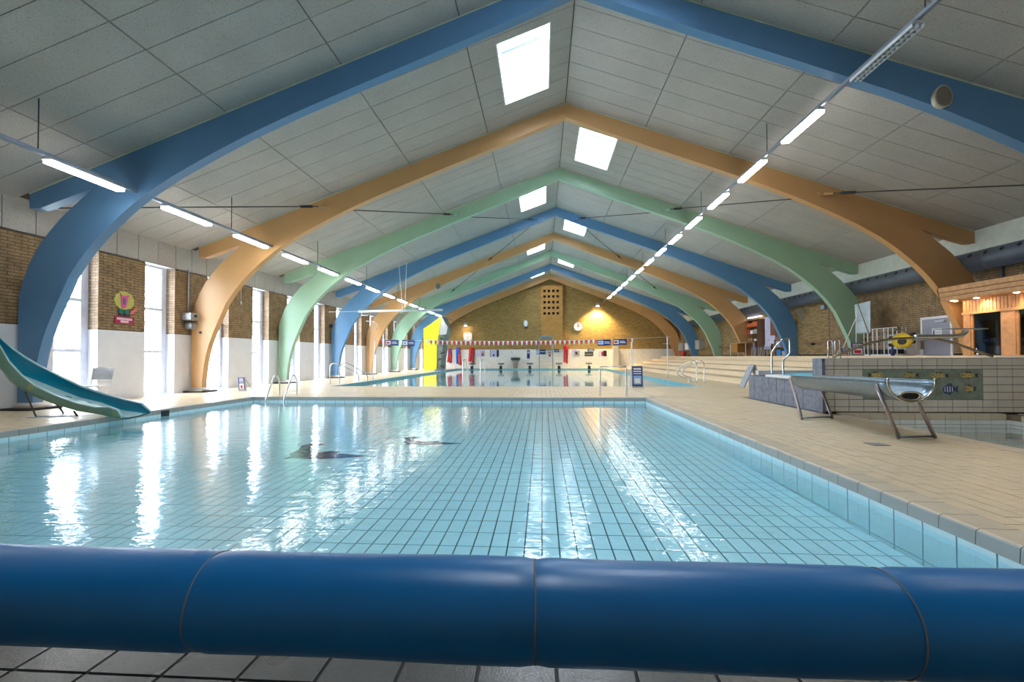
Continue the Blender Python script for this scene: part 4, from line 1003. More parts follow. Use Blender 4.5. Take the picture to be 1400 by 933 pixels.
m = MB(); m.box((-8.95, 34.985, 2.2), (-8.4, 35.0, 2.32)); part(t, 'lettering', plain('pale_print', (.8, .75, .5), .5), m)
m = MB(); m.prism(prof[:1] + [(-8.12, 0), (-8.12, .01), (-9.13, .01)], 'y', 34.5, 34.98); 
m = MB(); m.cbox((-8.1, 34.2, 0), (-7.5, 34.8, .06), .02); tag(m.build('floor_mat', m_bluef, None, False, True), 'small blue mat on the poolside before the climbing wall', 'mat')

# ------------------------------------------------------------------ terrace and its steps
XS = [7.05, 7.85, 8.63, 9.40, 10.2]; ZSTEP = [0, .2, .4, .6, .8, 1.0]
t = tag(bpy.data.objects.new('terrace_steps', None), 'wide cream tiled seating steps along the right side of the hall', 'steps', None, 'structure'); COL.objects.link(t); ORG[t.name] = (0, 0, 0)
m_tread = tilemat('cream_tread_tile', (.66, .55, .38), (.56, .46, .33), .25, .125, 'yx0', .4, off=0, var=.03)
for k in range(5):
    y0 = 12.2 if XS[k] < 7.1 else 11.6
    m = MB(); m.cur = 0; m.box((XS[k], 8.62 if k == 4 else 11.55, ZSTEP[k]), ((XS[k + 1] + .02) if k < 4 else WR, YE - .06, ZSTEP[k + 1] - .012)); m.cur = 1
    m.box((XS[k] - .012, 8.62 if k == 4 else 11.55, ZSTEP[k + 1] - .012), ((XS[k + 1] + .02) if k < 4 else WR, YE - .06, ZSTEP[k + 1]))
    m.build('step', [m_step, m_tread], t)
# tiled wall with the fish
FY = 8.45
m = MB(); m.box((4.94, FY + .012, -.02), (10.3, FY + .17, .95)); m.box((10.2, FY + .012, -.02), (WR, FY + .17, 1.0))
fw_ = struct('partition_wall', m, m_bjoint, 'low beige tiled wall behind the paddling pool', 'wall')
rows = [(.111, .024), (.239, .111), (.369, .239), (.498, .369), (.631, .498), (.765, .631), (.825, .765), (.952, .825)]
bx = []
for i in range(-9, 14):
    xa, xb = 7.042 + .2435 * i, 7.042 + .2435 * (i + 1)
    xa = max(xa, 4.935)
    if xb - xa < .03: continue
    for zt, zl in rows:
        if 5.55 < (xa + xb) / 2 < 7.53 and zt > .239 and zt <= .7651: continue
        bx.append(((xa + .0065, FY - .004, zl + .0045), (xb - .0065, FY + .014, zt - .0045)))
fieldpieces(fw_, 'wall_tile', m_beige, bx, 200)
m = MB(); m.box((4.935, FY - .004, .952), (10.2, FY + .18, .965)); part(fw_, 'cap', m_beige, m)
t = thing('fish_mural', (6.56, FY, .239), 'grey-green mural of tropical fish set in the beige tiled wall', 'mural')
m = MB(); m.box((5.565, FY - .012, .241), (7.535, FY - .0045, .763)); part(t, 'panel', m_mural, m)
m_f1 = plain('ochre_fish', (.55, .42, .16), .4, var=.45, scale=40); m_f2 = plain('dark_fin', (.07, .05, .03), .5); m_f3 = plain('blue_fish', (.06, .09, .22), .4, var=.6, scale=45)
def fish(cx, cz, l, h, mt, flip=1, fin=m_f2):
    f_ = MB(); pts = []
    for k in range(16): a = 2 * pi * k / 16; pts.append((cx + flip * .5 * l * cos(a), cz + .5 * h * sin(a) * (1 - .25 * cos(a))))
    f_.prism(pts, 'y', FY - .022, FY - .011); o = part(t, 'fish', mt, f_)
    f_ = MB(); tx = cx + flip * .45 * l
    f_.prism([(tx, cz + .01), (tx + flip * .3 * l, cz + .42 * h), (tx + flip * .2 * l, cz), (tx + flip * .3 * l, cz - .42 * h), (tx, cz - .01)], 'y', FY - .020, FY - .0115)
    f_.prism([(cx - flip * .2 * l, cz + .4 * h), (cx - flip * .05 * l, cz + .75 * h), (cx + flip * .05 * l, cz + .5 * h), (cx + flip * .22 * l, cz + .72 * h), (cx + flip * .25 * l, cz + .3 * h)], 'y', FY - .020, FY - .0115)
    f_.prism([(cx - flip * .05 * l, cz - .4 * h), (cx + flip * .1 * l, cz - .72 * h), (cx + flip * .12 * l, cz - .38 * h)], 'y', FY - .020, FY - .0115); f_.build('fin', fin, o)
    f_ = MB(); f_.disc((cx - flip * .36 * l, FY - .026, cz + .08 * h), .009, 'y', .004, 8); f_.build('eye', m_black, o)
fish(5.80, .665, .20, .09, m_f1, -1); fish(6.33, .665, .22, .08, m_f1, 1); fish(6.80, .655, .24, .09, m_f1, 1); fish(7.28, .66, .24, .09, m_f1, 1)
fish(6.98, .42, .20, .15, m_f3, 1, m_f3); fish(7.30, .43, .15, .10, m_f1, 1); fish(5.85, .38, .2, .12, m_f1, 1); fish(6.35, .36, .2, .1, m_f3, -1, m_f3)
for k in range(4): m = MB(); xx = 6.90 + .04 * k; m.box((xx, FY - .026, .365 + .01 * abs(k - 1.5)), (xx + .012, FY - .021, .475 - .01 * abs(k - 1.5))); part(t, 'stripe', m_signw, m)
# ------------------------------------------------------------------ tub with blue-grey tiles
t = thing('plunge_tub', (5.9, 10, 0), 'blue-grey tiled plunge tub beside the steel chute', 'tub')
m = MB(); m.box((4.91, 8.73, 0), (5.10, 11.35, .55)); m.box((5.10, 11.2, 0), (6.9, 11.35, .55)); m.box((6.75, 8.64, 0), (6.9, 11.2, .55)); m.box((5.10, 8.64, 0), (6.75, 11.2, .2)); part(t, 'shell', plain('tub_backing', (.10, .11, .14), .7), m)
bx = []
y = 8.73
while y < 11.2:
    for z0_ in (0, .275): bx.append(((4.895, y + .004, z0_ + .004), (4.912, min(y + .325, 11.35) - .004, z0_ + .271)))
    y += .33
for x in (5.1, 5.5, 5.9, 6.3): bx.append(((x, 11.34, .3), (x + .39, 11.36, .55)))
cache = {}
for a, b in bx: m = MB(); m.box(a, b); part(t, 'tile', m_tub, m)
m = MB(); m.cbox((4.885, 8.43, 0), (4.934, 8.72, .96), .008); part(t, 'pillar', m_tub, m)
m = MB(); m.cbox((4.86, 9.4, .545), (5.2, 10.45, .60), .012); part(t, 'white_lip', m_white, m)
m = MB(); m.loft([[(5.1, y, .545), (5.25, y, .66 if y < 10.3 else .60), (6.4, y, .66 if y < 10.3 else .60), (6.75, y, .545)] for y in (8.66, 9.2, 9.8, 10.5)]); part(t, 'turquoise_cover', m_turq, m, False)
sheet('water', 5.1, 10.5, 6.75, 11.2, .50, m_water2, 'small patch of water in the blue-grey plunge tub')
m = MB(); m.box((5.12, 11.34, .55), (6.9, 11.50, .66)); part(t, 'far_coping', m_white, m)
t = thing('leaning_board', (5.0, 11.66, .26), 'grey folded panel leaning over the far end of the blue-grey tub', 'panel')
for P in (((5.12, 11.68, .79), (4.87, 11.68, .24)), ((5.13, 11.68, .79), (5.42, 11.68, .01))):
    a, b = Vector(P[0]), Vector(P[1]); m = MB(); d = (b - a).normalized(); m.obox((a + b) / 2, d, (0, 1, 0), d.cross(Vector((0, 1, 0))), ((b - a).length / 2, .14, .012)); part(t, 'leaf', plain('grey_blue_panel', (.33, .37, .42), .5, var=.2), m)
t = thing('tub_handrail', (5.4, 11.0, .5), 'bent chrome handrail of the blue-grey tub', 'handrail')
for P in ([(5.22, 10.9, .45), (5.22, 10.9, 1.02), (5.24, 10.9, 1.12), (5.40, 10.9, 1.33), (5.5, 10.9, 1.38), (5.60, 10.9, 1.39), (5.62, 10.9, 1.33), (5.62, 10.9, 1.10), (5.60, 10.9, 1.04), (5.50, 10.9, .93), (5.47, 10.9, .87), (5.47, 10.9, .45)],):
    m = MB(); m.tube(smooth_path(P, 3), .02, 8); part(t, 'rail', m_chrome, m, True)
t = thing('stair_handrail', (7.3, 12.2, .4), 'small pair of steel hand grips at the top of the steps', 'handrail')
for yy, dx in ((12.3, 0), (12.05, .02)): m = MB(); m.tube([(7.28 + dx, yy, .2), (7.28 + dx, yy, 1.36), (7.36 + dx, yy, 1.43), (7.40 + dx, yy, 1.3), (7.42 + dx, yy, .2)], .018, 6); part(t, 'grip', m_chrome, m, True)
# chrome spout sculpture on the tiled wall
t = thing('water_spout', (6.6, 8.6, .966), 'polished steel arched pipe and spout on top of the fish wall', 'spout')
m = MB(); m.tube(smooth_path([(5.18, 8.6, .985), (5.45, 8.6, 1.09), (5.78, 8.6, 1.22), (6.15, 8.6, 1.29), (6.5, 8.6, 1.31), (6.85, 8.6, 1.30), (7.15, 8.6, 1.24), (7.5, 8.6, 1.11), (7.84, 8.6, .985)]), .022, 10); part(t, 'arch_pipe', plain('bronzed_steel', (.45, .38, .28), .25, 1), m, True)
m = MB(); m.tube(smooth_path([(6.52, 8.55, 1.335), (6.8, 8.55, 1.335), (7.1, 8.55, 1.34), (7.26, 8.55, 1.35), (7.36, 8.55, 1.40), (7.38, 8.55, 1.44)]), [.036] * 21 + [.036] * 4 + [.03], 10); part(t, 'spout_pipe', m_chrome, m, True)
m = MB(); m.cbox((6.95, 8.45, 1.452), (7.66, 8.68, 1.472), .008); part(t, 'top_plate', m_chrome, m)
# ------------------------------------------------------------------ steel chute
t = thing('steel_chute', (4.35, 7, 0), 'open half-round stainless steel chute on splayed legs', 'chute')
C0, C1 = Vector((4.62, 8.42, .655)), Vector((4.21, 5.58, .71)); n = 14
def ringc(c, rx, rz_, off, a0=180, a1=360, k=18): return [(c.x + (rx - off) * cos(R(a0 + (a1 - a0) * j / k)), c.y, c.z + (rz_ - off) * sin(R(a0 + (a1 - a0) * j / k))) for j in range(k + 1)]
m = MB(); rr = []
for i in range(n + 1):
    u = i / n; c = C0.lerp(C1, u); rx, rz_ = .26, .24
    o = ringc(c, rx, rz_, 0); ii = ringc(c, rx, rz_, .012)[::-1]; rr.append(o + ii)
m.loft(rr); part(t, 'trough', m_steel, m, True)
m = MB()
for s in (0, 18): m.tube([Vector(r_[s]) for r_ in rr], .014, 8)
part(t, 'rolled_rim', m_steel, m, True)
c = C1; m = MB(); m.tube([Vector(p) + Vector((0, -.002, 0)) for p in ringc(c, .262, .242, .004, 172, 368, 24)], .012, 8); part(t, 'end_bead', plain('bright_edge', (.6, .56, .46), .2, 1), m, True)
m = MB(); c = C1 + Vector((0, .05, 0)); m.loft([[(c.x + .11 * cos(2 * pi * k / 16) * f_, c.y - d, c.z - .17 + .045 * sin(2 * pi * k / 16) * f_) for k in range(16)] for f_, d in ((1.0, 0), (1.25, .03), (1.2, .05), (.9, .045), (.85, .0))], True, False); part(t, 'inlet_ring', plain('bright_edge2', (.6, .56, .46), .2, 1), m, True)
m = MB(); m.disc((c.x, c.y - .03, c.z - .17), .095, 'y', .01, 16, .38); part(t, 'inlet_opening', m_black, m)
LG = [((4.30, 8.35, .62), (4.06, 7.55, .015)), ((4.80, 8.35, .50), (4.60, 7.70, .015)), ((3.975, 5.80, .66), (4.24, 5.82, .015)), ((4.36, 5.72, .50), (4.72, 5.91, .015))]
for a, b in LG: m = MB(); m.tube([a, b], .022, 8); part(t, 'leg', plain('mauve_steel', (.42, .36, .38), .3, .9), m, True)
for a, b in (((4.06, 7.55, .03), (4.60, 7.70, .03)), ((4.24, 5.82, .03), (4.72, 5.91, .03))): m = MB(); m.tube([a, b], .013, 6); part(t, 'crossbar', m_steel, m, True)
# drains
for x, y, lb in ((3.77, 5.5, 'dark floor drain in the deck below the steel chute'), (5.0, 9.0 - 3.35, None),):
    if lb is None: continue
    t = thing('floor_drain', (x, y, .0), lb, 'drain'); m = MB(); m.box((x - .09, y - .09, .0), (x + .09, y + .09, .003)); part(t, 'plate', plain('dark_grate', (.06, .045, .03), .5), m)
    for k in range(5): m = MB(); m.box((x - .075 + k * .033, y - .07, .003), (x - .065 + k * .033, y + .07, .006)); part(t, 'slat', m_galv, m)

# ------------------------------------------------------------------ duct along the right wall
t = thing('air_duct', (11.34, 20, 3.4), 'large slate-grey round air duct with a row of nozzles along the right wall', 'duct')
dy = YB + .5
m = MB(); m.tube([(11.36, dy, 3.47), (11.36, 37.5, 3.47)], .26, 24); part(t, 'pipe', m_duct, m, True)
y = 1.0
ni = 0
while y < 30:
    m = MB(); c = Vector((11.36, y, 3.47)); d = Vector((-.86, 0, .5)).normalized(); m.tube([c + d * .245, c + d * .270], [.05, .05], 8); part(t, 'nozzle', m_black, m); y += .42; ni += 1
for y in (7.9, 12.42, 19.3, 28.5): m = MB(); m.box((11.56, y - .04, 2.80), (11.625, y + .04, 3.3)); m.loft([[(11.36 + r * cos(R(a)), y + e, 3.47 + r * sin(R(a))) for a in range(0, 360, 15)] for r, e in ((.261, -.03), (.265, -.03), (.265, .03), (.261, .03))], True, False); part(t, 'strap', plain('duct_strap', (.15, .15, .17), .5, .3), m)
t = thing('wall_strip_light', (11.3, 25.8, 3.2), 'white strip light mounted under the duct above the office corner', 'lamp'); m = MB(); m.cbox((11.42, 25.0, 3.12), (11.55, 26.6, 3.2), .02); part(t, 'housing', m_white, m); m = MB(); m.box((11.43, 25.05, 3.09), (11.54, 26.55, 3.12)); part(t, 'diffuser', plain('dim_diffuser', (.8, .85, 1), .5, emit=((.9, .93, 1), 1.2)), m)

# ------------------------------------------------------------------ sauna cabin
t = thing('sauna_cabin', (11.2, 11.1, TZ), 'pine sauna cabin with dark glass front and downlights on the terrace', 'cabin')
FX = 10.8; y0, y1 = 8.9, 12.6
for a, b in ((12.41, 12.6), (11.29, 11.60), (10.15, 10.45)): m = MB(); m.cbox((FX, a, TZ), (FX + .14, b, 2.07), .006); part(t, 'post', m_wood, m)
for a, b in ((11.60, 12.41), (10.45, 11.29), (8.9, 10.15)):
    m = MB(); m.box((FX + .05, a, TZ + .02), (FX + .06, b, 2.04)); part(t, 'glass', m_darkglass, m)
    for (c_, d_) in ((a, a + .05), (b - .05, b)): m = MB(); m.box((FX + .02, c_, TZ), (FX + .09, d_, 2.04)); part(t, 'glazing_bead', m_wood, m)
m = MB(); m.box((FX - .02, y0, 2.04), (FX + .14, y1 + .02, 2.10)); part(t, 'lintel', m_wood, m)
y = y0
while y < y1: m = MB(); m.box((FX + random.uniform(-.002, .003), y + .006, 2.10), (FX + .03, min(y + .085, y1) - .006, 2.42)); part(t, 'plank', m_wood, m); y += .088
m = MB(); m.box((FX + .03, y0, 2.10), (FX + .10, y1, 2.42)); m.box((FX + .02, y1 - .05, TZ), (WR - .02, y1, 2.42)); part(t, 'end_panel', m_wood, m)
m = MB(); m.box((10.36, y0, 2.40), (WR - .02, 12.72, 2.43)); part(t, 'soffit', m_wood, m)
for z0_, z1_, o in ((2.40, 2.50, .0), (2.515, 2.615, -.012), (2.63, 2.75, -.024)): m = MB(); m.box((10.34 + o, y0, z0_), (10.37 + o, 12.74 - o, z1_)); m.box((10.34 + o, 12.71 - o, z0_), (11.0, 12.74 - o, z1_)); part(t, 'fascia_board', m_wood, m)
m = MB(); m.box((10.36, y0, 2.43), (WR - .02, 12.70, 2.74)); part(t, 'roof', m_woodd, m)
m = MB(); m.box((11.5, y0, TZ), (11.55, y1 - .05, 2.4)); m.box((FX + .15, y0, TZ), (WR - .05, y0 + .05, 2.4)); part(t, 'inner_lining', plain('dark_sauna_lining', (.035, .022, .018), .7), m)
m = MB(); m.box((11.1, y0 + .1, TZ + .4), (11.5, y1 - .2, TZ + .46)); part(t, 'bench', m_woodd, m)
for x, y in ((10.48, 12.5), (10.62, 12.6), (10.56, 11.95), (10.52, 10.95), (10.5, 9.9)):
    m = MB(); m.disc((x, y, 2.392), .045, 'z', .006, 12); part(t, 'downlight', m_warmspot, m)
    if y < 12.45:
        ld = bpy.data.lights.new('downlight', 'SPOT'); ld.energy = 5; ld.color = (1, .70, .48); ld.spot_size = R(120); ld.spot_blend = .6; ld.shadow_soft_size = .03
        lo = bpy.data.objects.new('downlight', ld); COL.objects.link(lo); lo.location = (x + .05, y, 2.38); lo.rotation_euler = (0, R(-25), 0)
# ------------------------------------------------------------------ things on the terrace
t = tag(bpy.data.objects.new('door_2', None), 'lilac-grey door in a white frame on the terrace', 'door', None, 'structure'); COL.objects.link(t); t.location = (WR, 14.4, TZ); ORG[t.name] = (WR, 14.4, TZ)
m = MB(); m.box((WR - .05, 13.88, TZ), (WR - .01, 13.95, 2.16)); m.box((WR - .05, 14.91, TZ), (WR - .01, 14.98, 2.16)); m.box((WR - .05, 13.95, 2.09), (WR - .01, 14.91, 2.16)); part(t, 'door_frame', m_white, m)
m = MB(); m.box((WR - .04, 13.955, TZ + .01), (WR - .012, 14.905, 2.085)); part(t, 'door_leaf', m_lilac, m)
m = MB(); m.box((WR - .048, 14.22, 1.58), (WR - .042, 14.56, 1.80)); sg = part(t, 'door_sign', m_signw, m)
m = MB(); m.disc((WR - .052, 14.50, 1.755), .016, 'x', .004, 10); m.box((WR - .052, 14.478, 1.62), (WR - .048, 14.522, 1.735)); m.build('figure_symbol', m_navy, sg)
m = MB(); m.box((WR - .052, 14.26, 1.675), (WR - .048, 14.44, 1.70)); m.build('lettering', m_grey, sg)
m = MB(); m.cbox((WR - .09, 14.1, 1.97), (WR - .04, 14.42, 2.03), .01); part(t, 'door_closer', m_galv, m)
m = MB(); m.tube([(WR - .04, 14.85, 1.5), (WR - .09, 14.85, 1.5), (WR - .09, 14.74, 1.5)], .01, 6); part(t, 'handle', m_galv, m)
t = thing('white_cabinet', (11.45, 15.4, TZ), 'low white cabinet left of the grey door', 'cabinet')
m = MB(); m.cbox((11.28, 15.02, TZ), (WR - .03, 15.86, 1.66), .01); part(t, 'body', m_white, m)
for a, b in ((15.05, 15.43), (15.45, 15.83)): m = MB(); m.box((11.262, a, TZ + .05), (11.28, b, 1.62)); d_ = part(t, 'door', m_white, m); m = MB(); m.box((11.25, b - .05, 1.3), (11.262, b - .03, 1.4)); m.build('handle', m_galv, d_)
m = MB(); m.box((11.26, 15.0, 1.66), (WR - .03, 15.88, 1.69)); part(t, 'top', m_galv, m)
t = thing('soap_stand', (10.9, 14.05, TZ), 'dark slim dispenser stand before the grey door', 'stand'); m = MB(); m.tube([(10.9, 14.08, TZ), (10.9, 14.08, 1.2)], .015, 6); part(t, 'pole', m_galv, m); m = MB(); m.cbox((10.85, 14.02, 1.18), (10.95, 14.14, 1.44), .01); part(t, 'dispenser', plain('brown_grey_plastic', (.16, .14, .12), .5), m); m = MB(); m.disc((10.9, 14.08, TZ), .12, 'z', .015, 14); part(t, 'base', m_galv, m)
t = thing('storage_rack', (11.2, 16.0, TZ), 'white tubular storage rack standing along the brick wall', 'rack')
ys = [16.5, 16.32, 16.08, 15.88, 15.58, 15.4, 15.2, 15.04]
for y in ys: m = MB(); m.tube([(10.95, y, TZ), (10.95, y, 1.88)], .014, 6); part(t, 'post', m_white, m)
for z, x in ((1.88, 10.95), (1.80, 10.95), (1.62, 11.0), (1.45, 11.0), (1.3, 11.0)): m = MB(); m.tube([(x, 16.52, z), (x, 15.02, z)], .012, 6); part(t, 'rail', m_white if z > 1.8 else plain('tan_rail', (.42, .33, .24), .5), m)
for y in ys: m = MB(); m.tube([(11.22, y, TZ), (11.22, y, 1.9)], .012, 6); part(t, 'post', m_galv, m)
for a, b in ((16.5, 16.2), (16.12, 15.9), (15.82, 15.52), (15.45, 15.1)): m = MB(); m.cbox((10.98, b, TZ + .06), (11.19, a, TZ + .2), .01); part(t, 'crate', m_black, m)
m = MB(); m.box((10.92, 15.0, TZ), (11.25, 16.56, TZ + .04)); part(t, 'base', m_white, m)
t = thing('rescue_board', (10.8, 14.7, 1.2), 'yellow and black rescue float hung on the end of the white rack', 'float')
m = MB(); m.loft([[(10.79 + e, 14.60 + .5 * w * cos(a), 1.45 + .5 * h * sin(a)) for a in [2 * pi * k / 20 for k in range(20)]] for w, h, e in ((.70, .36, .05), (.82, .46, .02), (.82, .46, -.03), (.70, .36, -.06))]); part(t, 'float', plain('rescue_yellow', (.62, .42, .01), .5), m, True)
m = MB(); m.disc((10.712, 14.53, 1.42), .17, 'x', .02, 18, .55); part(t, 'centre_hole', m_black, m)
for y, z in ((15.03, 1.55), (14.29, 1.62), (15.05, 1.33), (14.31, 1.40)): m = MB(); m.cbox((10.77, y - .1, z - .05), (10.87, y + .1, z + .05), .02); part(t, 'strap', m_black, m)
m = MB(); m.tube([(10.84, 14.98, 1.66), (10.95, 15.02, 1.86)], .01, 5); m.tube([(10.84, 14.45, 1.66), (10.95, 15.02, 1.88)], .01, 5); part(t, 'cord', m_black, m)
m = MB(); m.tube([(10.86, 15.1, TZ), (10.86, 15.1, TZ + .1), (10.86, 15.1, TZ + .28)], [.05, .05, .02], 8); tag(m.build('bottle', m_navy, None, True, True), 'small navy bottle at the foot of the white rack', 'bottle')
t = thing('flip_chart', (11.0, 16.6, TZ), 'pale blue flip chart turned backwards on its tripod by the first green arch', 'easel')
q = [(11.02, 17.04, 2.80), (11.02, 16.26, 2.84), (10.92, 16.12, 1.80), (10.92, 16.78, 1.77)]
m = MB(); m.loft([q, [(p[0] - .02, p[1], p[2]) for p in q]]); part(t, 'board', plain('pale_blue_board', (.45, .55, .60), .5), m)
m = MB(); m.tube([(10.9, 16.8, 2.78), (10.85, 16.75, TZ)], .014, 6); part(t, 'leg', m_white, m); m = MB(); m.tube([(10.9, 16.75, 2.4), (10.6, 17.25, TZ)], .014, 6); part(t, 'leg', m_white, m); m = MB(); m.tube([(10.9, 16.7, 2.78), (10.88, 16.15, 1.7), (10.86, 16.1, TZ)], .014, 6); part(t, 'leg', m_woodd, m)
m = MB(); m.tube([(10.88, 16.85, 2.2), (10.88, 16.5, 2.22)], .008, 5); m.box((10.87, 16.15, 1.76), (10.93, 16.78, 1.80)); part(t, 'tray', m_grey, m)
t = thing('wall_rail', (11.5, 27, 1.58), 'brown wooden handrail along the brick wall behind the steps', 'rail')
m = MB(); m.box((11.5, 17.3, 1.55), (11.56, 21.2, 1.63)); part(t, 'handrail', m_woodd, m)
for y in (17.8, 20.6): m = MB(); m.box((11.52, y, 1.46), (11.65, y + .03, 1.56)); part(t, 'bracket', m_black, m)
t['label'] = 'brown wooden handrail on the brick wall between the green and second blue arches'
t = thing('wall_rail', (11.5, 33, 1.58), 'brown wooden handrail on the brick wall beyond the office corner', 'rail')
m = MB(); m.box((11.5, 28.2, 1.55), (11.56, 36.4, 1.63)); part(t, 'handrail', m_woodd, m)
for y in (28.6, 32, 36): m = MB(); m.box((11.52, y, 1.46), (11.65, y + .03, 1.56)); part(t, 'bracket', m_black, m)
m = MB(); m.cbox((WR - .12, 19.7, 2.92), (WR, 19.95, 3.1), .02); tag(m.build('wall_box', plain('lilac_box', (.30, .32, .45), .5), None, False, True), 'small lilac box high on the brick wall', 'box')
m = MB(); m.disc((WR - .06, 16.75, 3.33), .05, 'x', .06, 10); tag(m.build('wall_sensor', m_white, None, False, True), 'small white sensor high on the brick wall right of the green arch', 'sensor')
# office corner
t = thing('pin_board', (WR - .05, 24.3, 1.5), 'tall pale lilac whiteboard in the office corner', 'board')
m = MB(); m.box((WR - .06, 23.85, 1.62), (WR - .01, 24.9, 3.0)); part(t, 'board', plain('lilac_white', (.58, .58, .78), .5), m); m = MB(); m.loft([[(WR - .12, 24.2, 1.35), (WR - .11, 24.2, 1.35), (WR - .05, 24.25, 1.66), (WR - .06, 24.25, 1.66)], [(WR - .12, 24.95, 1.35), (WR - .11, 24.95, 1.35), (WR - .05, 24.88, 1.66), (WR - .06, 24.88, 1.66)]]); part(t, 'hanging_sheet', plain('lilac_white', (.58, .58, .78), .5), m)
random.seed(11)
for k in range(14): m = MB(); y, z = random.uniform(23.95, 24.75), random.uniform(1.75, 2.85); m.box((WR - .066, y, z), (WR - .061, y + .06, z + .03)); part(t, 'note', m_navy if k % 2 else m_pl, m)
def shelf(x0, y0, y1, z0, z1, n, mat_, label, nm='shelf_unit', cols=()):
    t = thing(nm, ((x0 + WR) / 2, (y0 + y1) / 2, z0), label, 'shelf'); m = MB(); m.box((WR - .03, y0, z0), (WR - .01, y1, z1)); part(t, 'back_panel', m_woodd, m)
    for y in (y0, y1 - .025): m = MB(); m.box((x0, y, z0), (WR - .03, y + .025, z1)); part(t, 'side_panel', mat_, m)
    hh = (z1 - z0) / n
    for k in range(n + 1): m = MB(); zz = min(z0 + k * hh, z1 - .025); m.box((x0, y0 + .025, zz), (WR - .03, y1 - .025, zz + .025)); part(t, 'shelf', mat_, m)
    return hh
m_or = plain('orange_box', (.65, .12, .03), .5)
hh = shelf(11.25, 25.0, 26.5, TZ, 2.95, 5, m_woodd, 'tall brown shelf unit with orange boxes in the office corner')
it = [(25.1, 25.6, 4, m_or, .25, 'orange'), (25.65, 26.3, 4, m_or, .2, 'long orange'), (26.0, 26.4, 3, plain('red_orange_box', (.5, .06, .03), .5), .26, 'red'), (25.15, 25.5, 3, m_grey, .22, 'grey'), (25.6, 25.9, 3, m_signw, .2, 'white'), (25.2, 25.45, 2, m_signw, .12, 'low white'), (25.7, 26.2, 2, plain('tan_box', (.35, .2, .1), .5), .15, 'tan'), (25.3, 25.6, 1, plain('violet_box', (.14, .08, .5), .5), .18, 'violet')]
for a, b, k, mt, h, c_ in it: m = MB(); m.cbox((11.28, a, TZ + k * hh + .026), (11.55, b, TZ + k * hh + .026 + h), .01); tag(m.build('storage_box', mt, None, False, True), '%s storage box on the tall brown shelf, %s shelf from the top' % (c_, ('', 'fourth', 'third', 'second', 'top')[k]) if k < 4 else '%s storage box on the uppermost shelf of the tall brown unit' % c_, 'box', 'boxes on the tall brown shelf')
hh = shelf(11.36, 22.3, 23.5, TZ, 1.82, 2, m_wood, 'low pine shelf unit beside the second blue arch')
for a, b, z, mt, h, c_ in ((22.95, 23.35, TZ + hh + .026, m_signlb, .3, 'light blue box on the upper level of the low pine shelf'), (22.4, 22.8, TZ + hh + .026, m_woodd, .25, 'brown box on the upper level of the low pine shelf'), (22.9, 23.3, TZ + .026, plain('cyan_box', (.02, .25, .65), .5), .28, 'bright blue box at the bottom of the low pine shelf'), (22.4, 22.8, TZ + .026, m_grey, .2, 'grey box at the bottom of the low pine shelf')):
    m = MB(); m.cbox((11.38, a, z), (11.58, b, z + h), .01); tag(m.build('storage_box', mt, None, False, True), c_, 'box', 'boxes in the low pine shelf')
t = thing('wall_cabinet', (11.5, 23.2, 2.0), 'dark brown wall cabinet behind the second blue arch', 'cabinet'); m = MB(); m.cbox((11.35, 22.7, 2.02), (WR - .01, 23.8, 2.95), .01); part(t, 'body', m_woodd, m)
for a in (22.72, 23.27): m = MB(); m.box((11.33, a, 2.05), (11.35, a + .5, 2.92)); part(t, 'door', plain('red_brown_door', (.16, .05, .02), .5), m)
t = thing('safety_board', (WR - .05, 27.15, 1.3), 'yellow-olive board with round gauge in the office corner', 'board'); m = MB(); m.box((WR - .08, 26.72, 1.3), (WR - .01, 27.6, 2.98)); part(t, 'panel', plain('olive_yellow', (.36, .27, .03), .5), m)
m = MB(); m.disc((WR - .1, 27.2, 2.72), .22, 'x', .02, 18); part(t, 'gauge', m_black, m); m = MB(); m.disc((WR - .11, 27.25, 2.72), .13, 'x', .01, 18); part(t, 'dial', m_signlb, m); m = MB(); m.box((WR - .1, 27.1, 2.0), (WR - .08, 27.5, 2.3)); part(t, 'orange_label', m_or, m)
t = thing('desk', (11.0, 26.6, TZ), 'orange-brown desk with steel legs in the office corner', 'desk')
m = MB(); m.cbox((10.72, 25.2, 1.70), (11.21, 27.3, 1.74), .01); part(t, 'top', plain('desk_top', (.42, .28, .15), .5), m); m = MB(); m.cbox((10.76, 26.3, 1.22), (11.19, 27.2, 1.70), .01); part(t, 'drawer_unit', plain('orange_brown_wood', (.40, .18, .03), .5), m)
for x, y in ((10.76, 25.25), (11.18, 25.25), (10.76, 27.25), (11.18, 27.25)): m = MB(); m.tube([(x, y, TZ), (x, y, 1.70)], .025, 6); part(t, 'leg', m_galv, m)
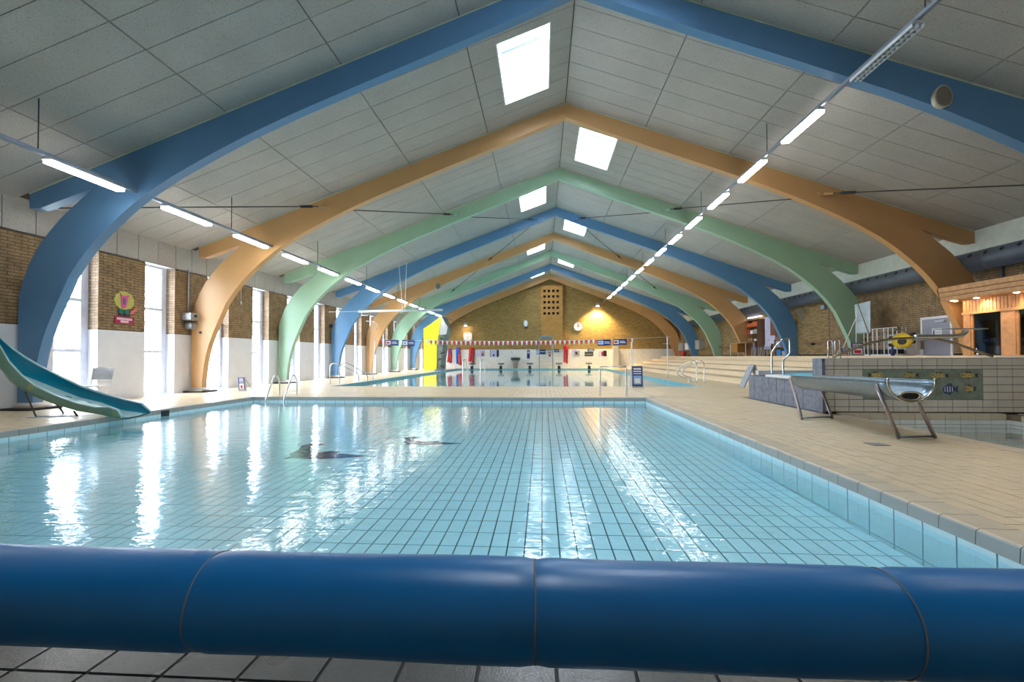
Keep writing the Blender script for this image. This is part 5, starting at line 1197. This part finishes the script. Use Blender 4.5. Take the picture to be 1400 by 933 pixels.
for y, lb in ((24.3, 'grey tubular stool beside the desk'), (23.4, 'grey tubular stool before the lilac whiteboard')):
    t = thing('stool', (10.9, y, TZ), lb, 'stool', 'tubular stools in the office corner'); m = MB(); m.cbox((10.72, y - .22, 1.42), (11.1, y + .22, 1.45), .01); part(t, 'seat', plain('stool_seat', (.25, .25, .24), .6), m)
    for dx, dy_ in ((-.17, -.2), (.17, -.2), (-.17, .2), (.17, .2)): m = MB(); m.tube([(10.91 + dx, y + dy_, TZ), (10.91 + dx * .9, y + dy_ * .9, 1.42)], .018, 6); part(t, 'leg', m_galv, m)
for a, b, z0_, z1_, lb, mt in ((37.9, 39.2, 1.45, 2.05, 'grey wall bin left of the last orange arch', m_grey), (36.6, 37.4, 1.5, 2.0, 'white wall bin behind the last orange arch', m_signw), (34.0, 34.9, 1.5, 2.12, 'grey wall locker beside the third blue arch', m_galv)):
    t = thing('wall_bin', (11.45, (a + b) / 2, z0_), lb, 'bin', 'bins on the far right wall'); m = MB(); m.cbox((11.25, a, z0_), (WR - .01, b, z1_), .03); part(t, 'body', mt, m); m = MB(); m.cbox((11.22, a - .02, z1_), (WR - .01, b + .02, z1_ + .05), .01); part(t, 'lid', m_grey, m)
m = MB(); m.cbox((10.9, 36.9, TZ), (11.2, 37.2, 1.4), .05); tag(m.build('fire_extinguisher', m_red, None, True, True), 'red extinguisher standing by the last orange arch', 'extinguisher')
t = thing('hanging_panel', (10.9, 22.0, 2.9), 'grey angled panel behind the second blue arch', 'panel'); m = MB(); m.loft([[(11.3, 21.4, 3.1), (11.648, 21.4, 3.12), (11.648, 21.5, 2.5)], [(11.3, 21.35, 3.1), (11.648, 21.35, 3.12), (11.648, 21.45, 2.5)]]); part(t, 'panel', m_galv, m)
# horizontal pipe on the end wall right
m = MB(); m.box((6.05, YE - .5, 0), (6.5, YE - .06, 1.9)); tag(m.build('end_pillar', plain('pale_pillar', (.62, .58, .50), .5), None, False, True), 'short pale pillar at the end wall right of the flags', 'pillar', None, 'structure')
